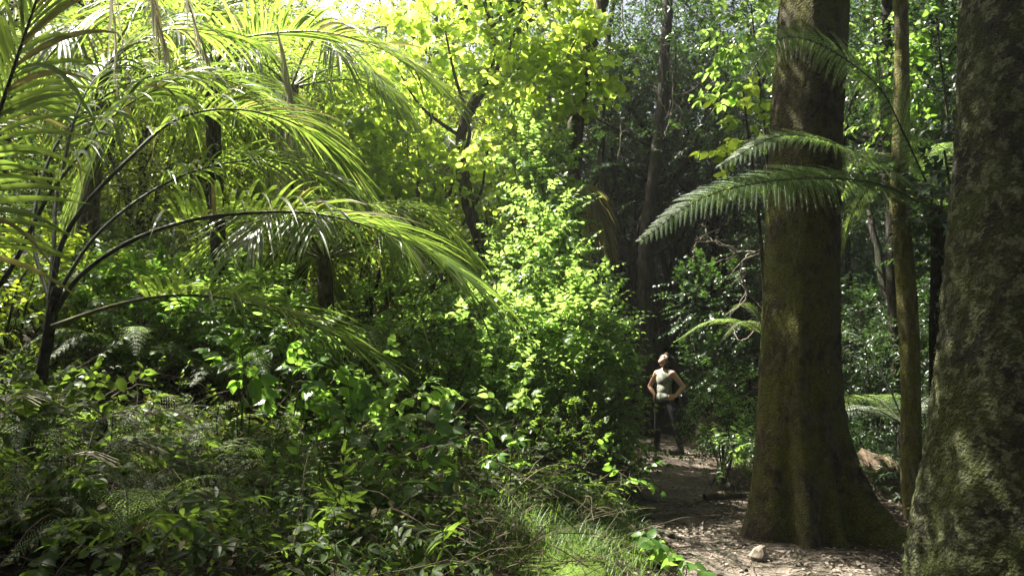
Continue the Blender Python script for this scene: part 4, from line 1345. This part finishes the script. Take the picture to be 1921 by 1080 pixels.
for k in range(9):
    a = math.radians(-215 + 32 * k * 1.0)
    x, y = 8.5 * math.cos(a) + 1, -1.5 - 6.5 * abs(math.sin(a))
    copy_thing(tB if k % 2 else tE, (x, y, gz(x, y)), rng.uniform(0, 6.28), 1.0 if k % 2 else 1.3, 'forest tree standing behind the viewer')

# unseen trees added outside the frame to cast shade
for (src, x, y, s, lab) in [(tB, -6.9, 5.2, .95, 'tall shade tree added beyond the left edge of the view'), (tE, -6.5, 3.2, 1.3, 'bushy shade tree added just outside the left edge of the view'), (tB, -8.0, .5, 1.05, 'tall shade tree added out of view left of the viewer'),
                            (tB, 7.0, 8.5, 1.0, 'tall shade tree standing beyond the right edge of the view'), (tA, 6.4, 12, 1.0, 'shade tree behind the edge tree outside the view')]:
    copy_thing(src, (x, y, gz(x, y)), rng.uniform(0, 6.28), s, lab)

tF = forest_tree('high crowned shade tree added outside the view', (-4.9, 1.0, gz(-4.9, 1.0)), 12, .2,  # unseen crowns added high up to block sky and sun
                 [(stem(9.5, .7, 5), .22, .08)], rand_clumps(16, 3.4, 8.2, 11.5, 1.5, 75), 'dark')
for x, y, r_ in ((-8.1, 6.0, 5.), (4.9, 1.6, 1.), (-.8, -2.6, 2.), (-7.5, -2.5, 3.), (2.6, -4.5, 4.)):
    copy_thing(tF, (x, y, gz(x, y)), r_, 1.0, 'high crowned shade tree added outside the view')

# distinct single trunks in the thicket
for (pts, Y, r, lab) in [([(1212, 640), (1210, 520), (1214, 430), (1226, 330), (1240, 200), (1250, 60), (1262, -130)], 15.5, .17, 'straight black trunk rising just behind the person'),
                         ([(1135, 560), (1137, 420), (1128, 300), (1135, 150), (1150, 0)], 16, .10, 'narrow dark trunk above the bright bush'),
                         ([(1075, 320), (1085, 210), (1100, 120), (1120, 40), (1150, -60)], 12.4, .15, 'leaning brown trunk beside the round leaves at the top'),
                         ([(1180, 560), (1195, 420), (1240, 290), (1290, 200)], 17, .09, 'slanting dark trunk leaning right in the thicket'),
                         ([(1300, 640), (1280, 500), (1262, 380), (1230, 280), (1180, 200)], 17, .08, 'slanting dark trunk leaning left in the thicket'),
                         ([(1665, 260), (1664, 120), (1660, 0), (1655, -100)], 10.5, .09, 'dark straight trunk behind the slim pale one')]:
    w_ = [P(a, b_, Y) for a, b_ in pts]
    b0 = A([w_[0][0], Y, gz(w_[0][0], Y) - .1])
    top = w_[-1]
    t = empty('thicket_tree', b0, lab, 'tree', 'bare trunks in the thicket')
    mb, lm = MB(), MB()
    c = catmull([b0] + w_, 50)
    c[1:-1] += rnd(48, 3) * .012
    tube(mb, c, np.linspace(r, r * .55, 50), 12, 0, .06)
    cl = [(top + A([rng.uniform(-1, 1), rng.uniform(-.6, 1), rng.uniform(.3, 1.4)]), (1., 1., .7), 60) for k in range(3)]
    limbs(mb, top - A([0, 0, .1]), [q[0] for q in cl], r * .4)
    crown_of(lm, mb, cl, KITE, .11, .5, 6)
    mb.build('trunk', M['bark_mid' if 'brown' in lab else 'bark_dark'], t, t.location)
    lm.build('crown', M['dark'], t, t.location)

# pale bare vines and twigs
for (pts, Y, r, lab) in [([(1168, -20), (1172, 60), (1215, 130), (1250, 210), (1290, 250)], 13, .012, 'pale vine slanting down from the top beside the round leaves'),
                         ([(1205, -20), (1225, 60), (1255, 110), (1262, 190), (1245, 260)], 13.2, .01, 'thin bare twig hanging below the sky gap'),
                         ([(1160, 300), (1165, 230), (1140, 120), (1170, 40)], 13, .009, 'thin vine running straight up above the thicket'),
                         ([(1318, 420), (1340, 455), (1380, 470), (1400, 540), (1430, 580)], 12.5, .016, 'pale twisted branch left of the mossy trunk'),
                         ([(1430, 470), (1400, 480), (1390, 520), (1400, 560), (1370, 590), (1390, 640), (1430, 600)], 12.6, .013, 'curly pale branch looping beside the mossy trunk'),
                         ([(1300, 490), (1308, 455), (1345, 450), (1325, 400)], 12.4, .010, 'forked pale twig above the glossy dark bush')]:
    w_ = [P(a, b_, Y + rng.uniform(-.2, .2)) for a, b_ in pts]
    mb = MB()
    c = catmull(w_, 50)
    c[1:-1] += rnd(48, 3) * .01
    tube(mb, c, np.linspace(r, r * .5, 50), 6, 0, .1)
    for q in range(6):
        s = c[rng.integers(8, 45)]
        e = s + rnd(3) * .22
        tube(mb, catmull([s, s * .5 + e * .5 + rnd(3) * .04, e], 8), np.linspace(r * .5, r * .2, 8), 5)
    tag(mb.build('bare_vine', M['twig'], None, tuple(w_[0])), lab, 'vine', 'bare vines and twigs')


# ------------------------------------------------------------------ the person on the path
M['skin'] = plain('skin', (.55, .33, .22), (.50, .29, .19), 20, .5, .4, .05)
M['shirt'] = plain('grey_olive_top', (.33, .33, .28), (.09, .10, .075), 13, .85, .2, .2)
M['trousers'] = plain('black_trousers', (.018, .018, .022), (.010, .010, .012), 20, .8, .2, .2)
M['hair'] = plain('dark_hair', (.016, .011, .009), (.006, .004, .003), 60, .6, .2, .3)
M['boot'] = plain('dark_boot', (.05, .035, .028), (.02, .015, .012), 20, .6, .3)
M['lip'] = plain('lips', (.42, .16, .13), None, 20, .4)
M['eye'] = plain('eye', (.5, .48, .45), (.5, .48, .45), 5, .2)
M['iris'] = plain('iris', (.02, .012, .008), (.02, .012, .008), 5, .2)


def cap_tube(mb, pts, radii, n=14, seg=14, flat=None):
    c = catmull(pts, n) if len(pts) > 2 else np.linspace(A(pts[0], float), A(pts[1], float), n)
    r = np.interp(np.linspace(0, 1, n), np.linspace(0, 1, len(radii)), radii)
    t0 = nrm(c[1] - c[0]); t1 = nrm(c[-1] - c[-2])
    q = A([.99, .85, .5])
    pre = [c[0] - t0 * r[0] * k for k in q]
    post = [c[-1] + t1 * r[-1] * k for k in q[::-1]]
    P_ = np.vstack([pre, c, post])
    R_ = np.concatenate([[r[0] * math.sqrt(1 - k * k) for k in q], r, [r[-1] * math.sqrt(1 - k * k) for k in q[::-1]]])
    n0 = mb.n
    tube(mb, P_, R_, seg)
    mb.add(np.vstack([P_[0] - t0 * r[0] * .01, mb.v[-2][:seg]]), A([[0, 1 + (i + 1) % seg, 1 + i] for i in range(seg)]))


def ell(mb, c, rad, ax=None, nu=20, nv=14):
    th = np.linspace(0, 2 * PI, nu, endpoint=False)
    ph = np.linspace(.001, PI - .001, nv)
    TH, PH = np.meshgrid(th, ph)
    v = np.stack([np.sin(PH) * np.cos(TH), np.sin(PH) * np.sin(TH), np.cos(PH)], -1) * A(rad)
    if ax is not None:
        v = v @ A(ax)
    v = v + A(c)
    idx = np.arange(nu * nv).reshape(nv, nu)
    nx = np.roll(idx, -1, 1)
    mb.add(v, np.stack([idx[:-1], idx[1:], nx[1:], nx[:-1]], -1).reshape(-1, 4))
    mb.add(v[0], np.arange(nu)[None])
    mb.add(v[-1], np.arange(nu)[::-1][None])


def fuse(mb, name, mat, parent, vox, smooth=3):
    o = mb.build(name, mat, parent)
    r = o.modifiers.new('remesh', 'REMESH')
    r.mode = 'VOXEL'
    r.voxel_size = vox
    r.use_smooth_shade = True
    if smooth:
        q = o.modifiers.new('smooth', 'SMOOTH')
        q.iterations = smooth
        q.factor = .5
    return o


PX, PY = XP(1244, 13.3), 13.3
per = empty('person', (PX, PY, gz(PX, PY) + .014), 'person with long dark hair in a grey top, hands on hips, gazing up', 'person')
per.rotation_euler[2] = -.15                     # turned side-on, towards the bush
f = A([-.88, -.475, 0]); lft = A([.475, -.88, 0]); zz = A([0, 0, 1.])
ct = math.cos(math.radians(40)); st_ = math.sin(math.radians(40))
Fd = f * ct + zz * st_
Ud = zz * ct - f * st_
AX = np.stack([lft, Fd, Ud])                      # head axes: left, face, crown
tor = np.stack([lft, f, zz])
hc = A([.02, .0, 1.515])
hp = lambda l, fw, u: hc + lft * l + Fd * fw + Ud * u
sL, eL, wL = A([.135, -.125, 1.30]), A([.31, -.10, 1.08]), A([.17, -.165, .93])
sR, eR, wR = A([-.115, .13, 1.30]), A([-.235, .20, 1.07]), A([-.155, .07, .93])
hL, kL, aL = A([.075, -.08, .86]), A([.165, -.20, .47]), A([.235, -.25, .09])
hR, kR, aR = A([-.06, .075, .86]), A([-.11, .10, .47]), A([-.135, .15, .09])
mb = MB()
# torso, neck, head as overlapping volumes fused into one skin
ell(mb, (0, 0, .90), (.165, .115, .13), tor)
ell(mb, (0, 0, 1.03), (.135, .095, .15), tor)
ell(mb, (.005, 0, 1.2), (.16, .11, .16), tor)
cap_tube(mb, [sR * .8 + A([0, 0, .24]), A([.01, .01, 1.33]), sL * .8 + A([0, 0, .24])], [.05, .07, .05])
cap_tube(mb, [A([.012, .01, 1.28]), A([.02, .012, 1.38]), hc + A([.01, .01, -.04])], [.06, .05, .052])
ell(mb, hp(0, -.012, .02), (.075, .098, .098), AX)
ell(mb, hp(0, .03, -.045), (.058, .062, .07), AX)
ell(mb, hp(0, .065, -.088), (.025, .022, .018), AX)
ell(mb, hp(0, .094, -.012), (.012, .017, .02), AX)
ell(mb, hp(0, .085, .012), (.009, .012, .03), AX)
ell(mb, hp(0, .078, .04), (.05, .014, .012), AX)
for sg in (-1, 1):
    ell(mb, hp(.078 * sg, -.008, -.005), (.008, .018, .03), AX)
for (s, e, w_, kn) in ((sL, eL, wL, 1), (sR, eR, wR, -1)):
    cap_tube(mb, [s, s * .5 + e * .5, e], [.052, .046, .038])
    cap_tube(mb, [e, e * .6 + w_ * .4, w_], [.038, .040, .026])
    # palm on the hip, thumb behind, four fingers curling forward round the hip bone
    tip = A([0, 0, .90]) + f * .13 + lft * kn * .11
    dr = nrm(tip - w_)
    dn = nrm(np.cross(dr, lft * kn))
    pc = w_ + dr * .035
    up_ = nrm(zz - dr * dr[2])
    for k in range(4):
        o_ = (k - 1.5) * .019
        r0 = w_ + dr * .012 + up_ * o_ * .7
        r1 = w_ + dr * .07 + up_ * o_
        L_ = (.055, .07, .066, .05)[k]
        r2 = r1 + dr * L_ * .55 - zz * .008
        r3 = r2 + nrm(dr * .8 - lft * kn * .5 - zz * .3) * L_ * .5
        cap_tube(mb, [r0, r1], [.014, .0105], 6, 9)
        cap_tube(mb, [r1, r2, r3], [.0098, .009, .0075], 8, 9)
    cap_tube(mb, [w_ + dr * .01, w_ + dr * .03 - f * .03 - zz * .01, w_ + dr * .045 - f * .05 - zz * .02], [.013, .011, .008], 8, 9)
for h, k, a in ((hL, kL, aL), (hR, kR, aR)):
    cap_tube(mb, [h, h * .5 + k * .5, k], [.085, .072, .052])
    cap_tube(mb, [k, k * .65 + a * .35 - f * .012, a], [.052, .055, .036])
    cap_tube(mb, [a - zz * .03, a + f * .12 - zz * .055], [.04, .03], 6)
body = fuse(mb, 'body', M['skin'], per, .0065, 4)
for sg in (-1, 1):
    mb = MB(); ell(mb, hp(.03 * sg, .078, .018), (.013, .009, .007), AX); e_ = mb.build('eye', M['eye'], per)
    mb = MB(); ell(mb, hp(.03 * sg, .084, .018), (.006, .005, .006), AX); mb.build('iris', M['iris'], e_)
mb = MB(); ell(mb, hp(0, .088, -.052), (.022, .009, .008), AX); mb.build('lips', M['lip'], per)
# sleeveless top
mb = MB()
ell(mb, (0, 0, .90), (.182, .132, .13), tor)
ell(mb, (0, 0, 1.03), (.155, .115, .16), tor)
ell(mb, (.005, 0, 1.2), (.172, .124, .155), tor)
cap_tube(mb, [A([-.075, .085, 1.315]), A([.01, .01, 1.315]), A([.095, -.085, 1.315])], [.052, .058, .052])
fuse(mb, 'top', M['shirt'], per, .009, 4)
# trousers
mb = MB()
ell(mb, (0, 0, .84), (.178, .130, .10), tor)
for h, k, a in ((hL, kL, aL), (hR, kR, aR)):
    cap_tube(mb, [h - zz * .04, h * .5 + k * .5, k], [.10, .088, .066])
    cap_tube(mb, [k, k * .6 + a * .4, a + zz * .06], [.066, .066, .055])
o = fuse(mb, 'trousers', M['trousers'], per, .009, 3)
for h, k, a in ((hL, kL, aL), (hR, kR, aR)):
    mb = MB()
    cap_tube(mb, [a + zz * .10, a - zz * .02], [.055, .05], 6)
    cap_tube(mb, [a - zz * .04 - f * .02, a + f * .08 - zz * .045, a + f * .15 - zz * .055], [.046, .046, .036], 8)
    b_ = fuse(mb, 'boot', M['boot'], per, .009, 2)
    mb = MB()
    for kk in range(4):
        cap_tube(mb, [a + f * (-.05 + .065 * kk) - zz * .077, a + f * (-.05 + .065 * kk + .03) - zz * .077], [.012, .012], 4, 8)
    cap_tube(mb, [a - f * .05 - zz * .076, a + f * .17 - zz * .076], [.04, .034], 6, 12)
    v = mb.v[-2]
    for q_ in mb.v:
        q_[:, 2] = np.clip(q_[:, 2], a[2] - .09, a[2] - .068)
    mb.build('sole', M['trousers'], b_)
# long hair falling straight down behind
mb = MB()
ell(mb, hp(0, -.032, .034), (.088, .098, .096), AX)
ell(mb, hp(0, -.07, -.03), (.085, .06, .09), AX)
ell(mb, hp(0, .025, .095), (.076, .055, .034), AX)
for sg in (-1, 1):
    ell(mb, hp(.066 * sg, -.012, .03), (.022, .052, .075), AX)
    ell(mb, hp(.07 * sg, -.05, -.06), (.026, .045, .08), AX)
bk = lambda z, o: A([.02, 0, z]) - f * o
cap_tube(mb, [bk(1.50, .11), bk(1.38, .155), bk(1.2, .175), bk(1.04, .165)], [.092, .095, .088, .045], 14, 14)
for sg in (-1, 1):
    cap_tube(mb, [bk(1.48, .09) + lft * .05 * sg, bk(1.36, .12) + lft * .06 * sg, bk(1.2, .14) + lft * .065 * sg, bk(1.10, .14) + lft * .055 * sg], [.05, .05, .045, .02], 14, 12)
h_ = fuse(mb, 'hair', M['hair'], per, .009, 2)
mb = MB()
n = 160
u1 = rng.uniform(-1, 1, n)
p0 = hc - f * (.10 + .06 * rng.uniform(0, 1, n))[:, None] + lft * (u1 * .085)[:, None] + zz * rng.uniform(-.05, .06, n)[:, None]
zs = rng.uniform(1.0, 1.2, n)
p3 = A([.02, 0, 0]) - f * (.15 + .06 * rng.uniform(0, 1, n))[:, None] + lft * (u1 * .10)[:, None] + zz * zs[:, None]
tt = np.linspace(0, 1, 7)[None, :, None]
prism(mb, p0[:, None] * (1 - tt) + p3[:, None] * tt - f * .03 * np.sin(PI * tt), .0035)
mb.build('loose_strands', M['hair'], h_)


# ------------------------------------------------------------------ thin haze, also put in to imitate lens glare
hz = MB()
x0, x1, y0, y1, z0, z1 = -60, 60, -30, 70, -2.5, 26
vv = A([[x, y, z] for z in (z0, z1) for y in (y0, y1) for x in (x0, x1)], float)
hz.add(vv, A([[0, 2, 3, 1], [4, 5, 7, 6], [0, 1, 5, 4], [2, 6, 7, 3], [0, 4, 6, 2], [1, 3, 7, 5]]))
m, nt, out = new_mat('haze_air')
pv = nt.nodes.new('ShaderNodeVolumePrincipled')
pv.inputs['Color'].default_value = (.9, .93, .88, 1)
pv.inputs['Density'].default_value = .0014
pv.inputs['Anisotropy'].default_value = .65
nt.links.new(pv.outputs[0], out.inputs['Volume'])
tag(hz.build('haze', m, smooth=False), 'thin haze between the trees, also put in for lens glare', 'haze', kind='stuff')
scene.cycles.volume_bounces = 0
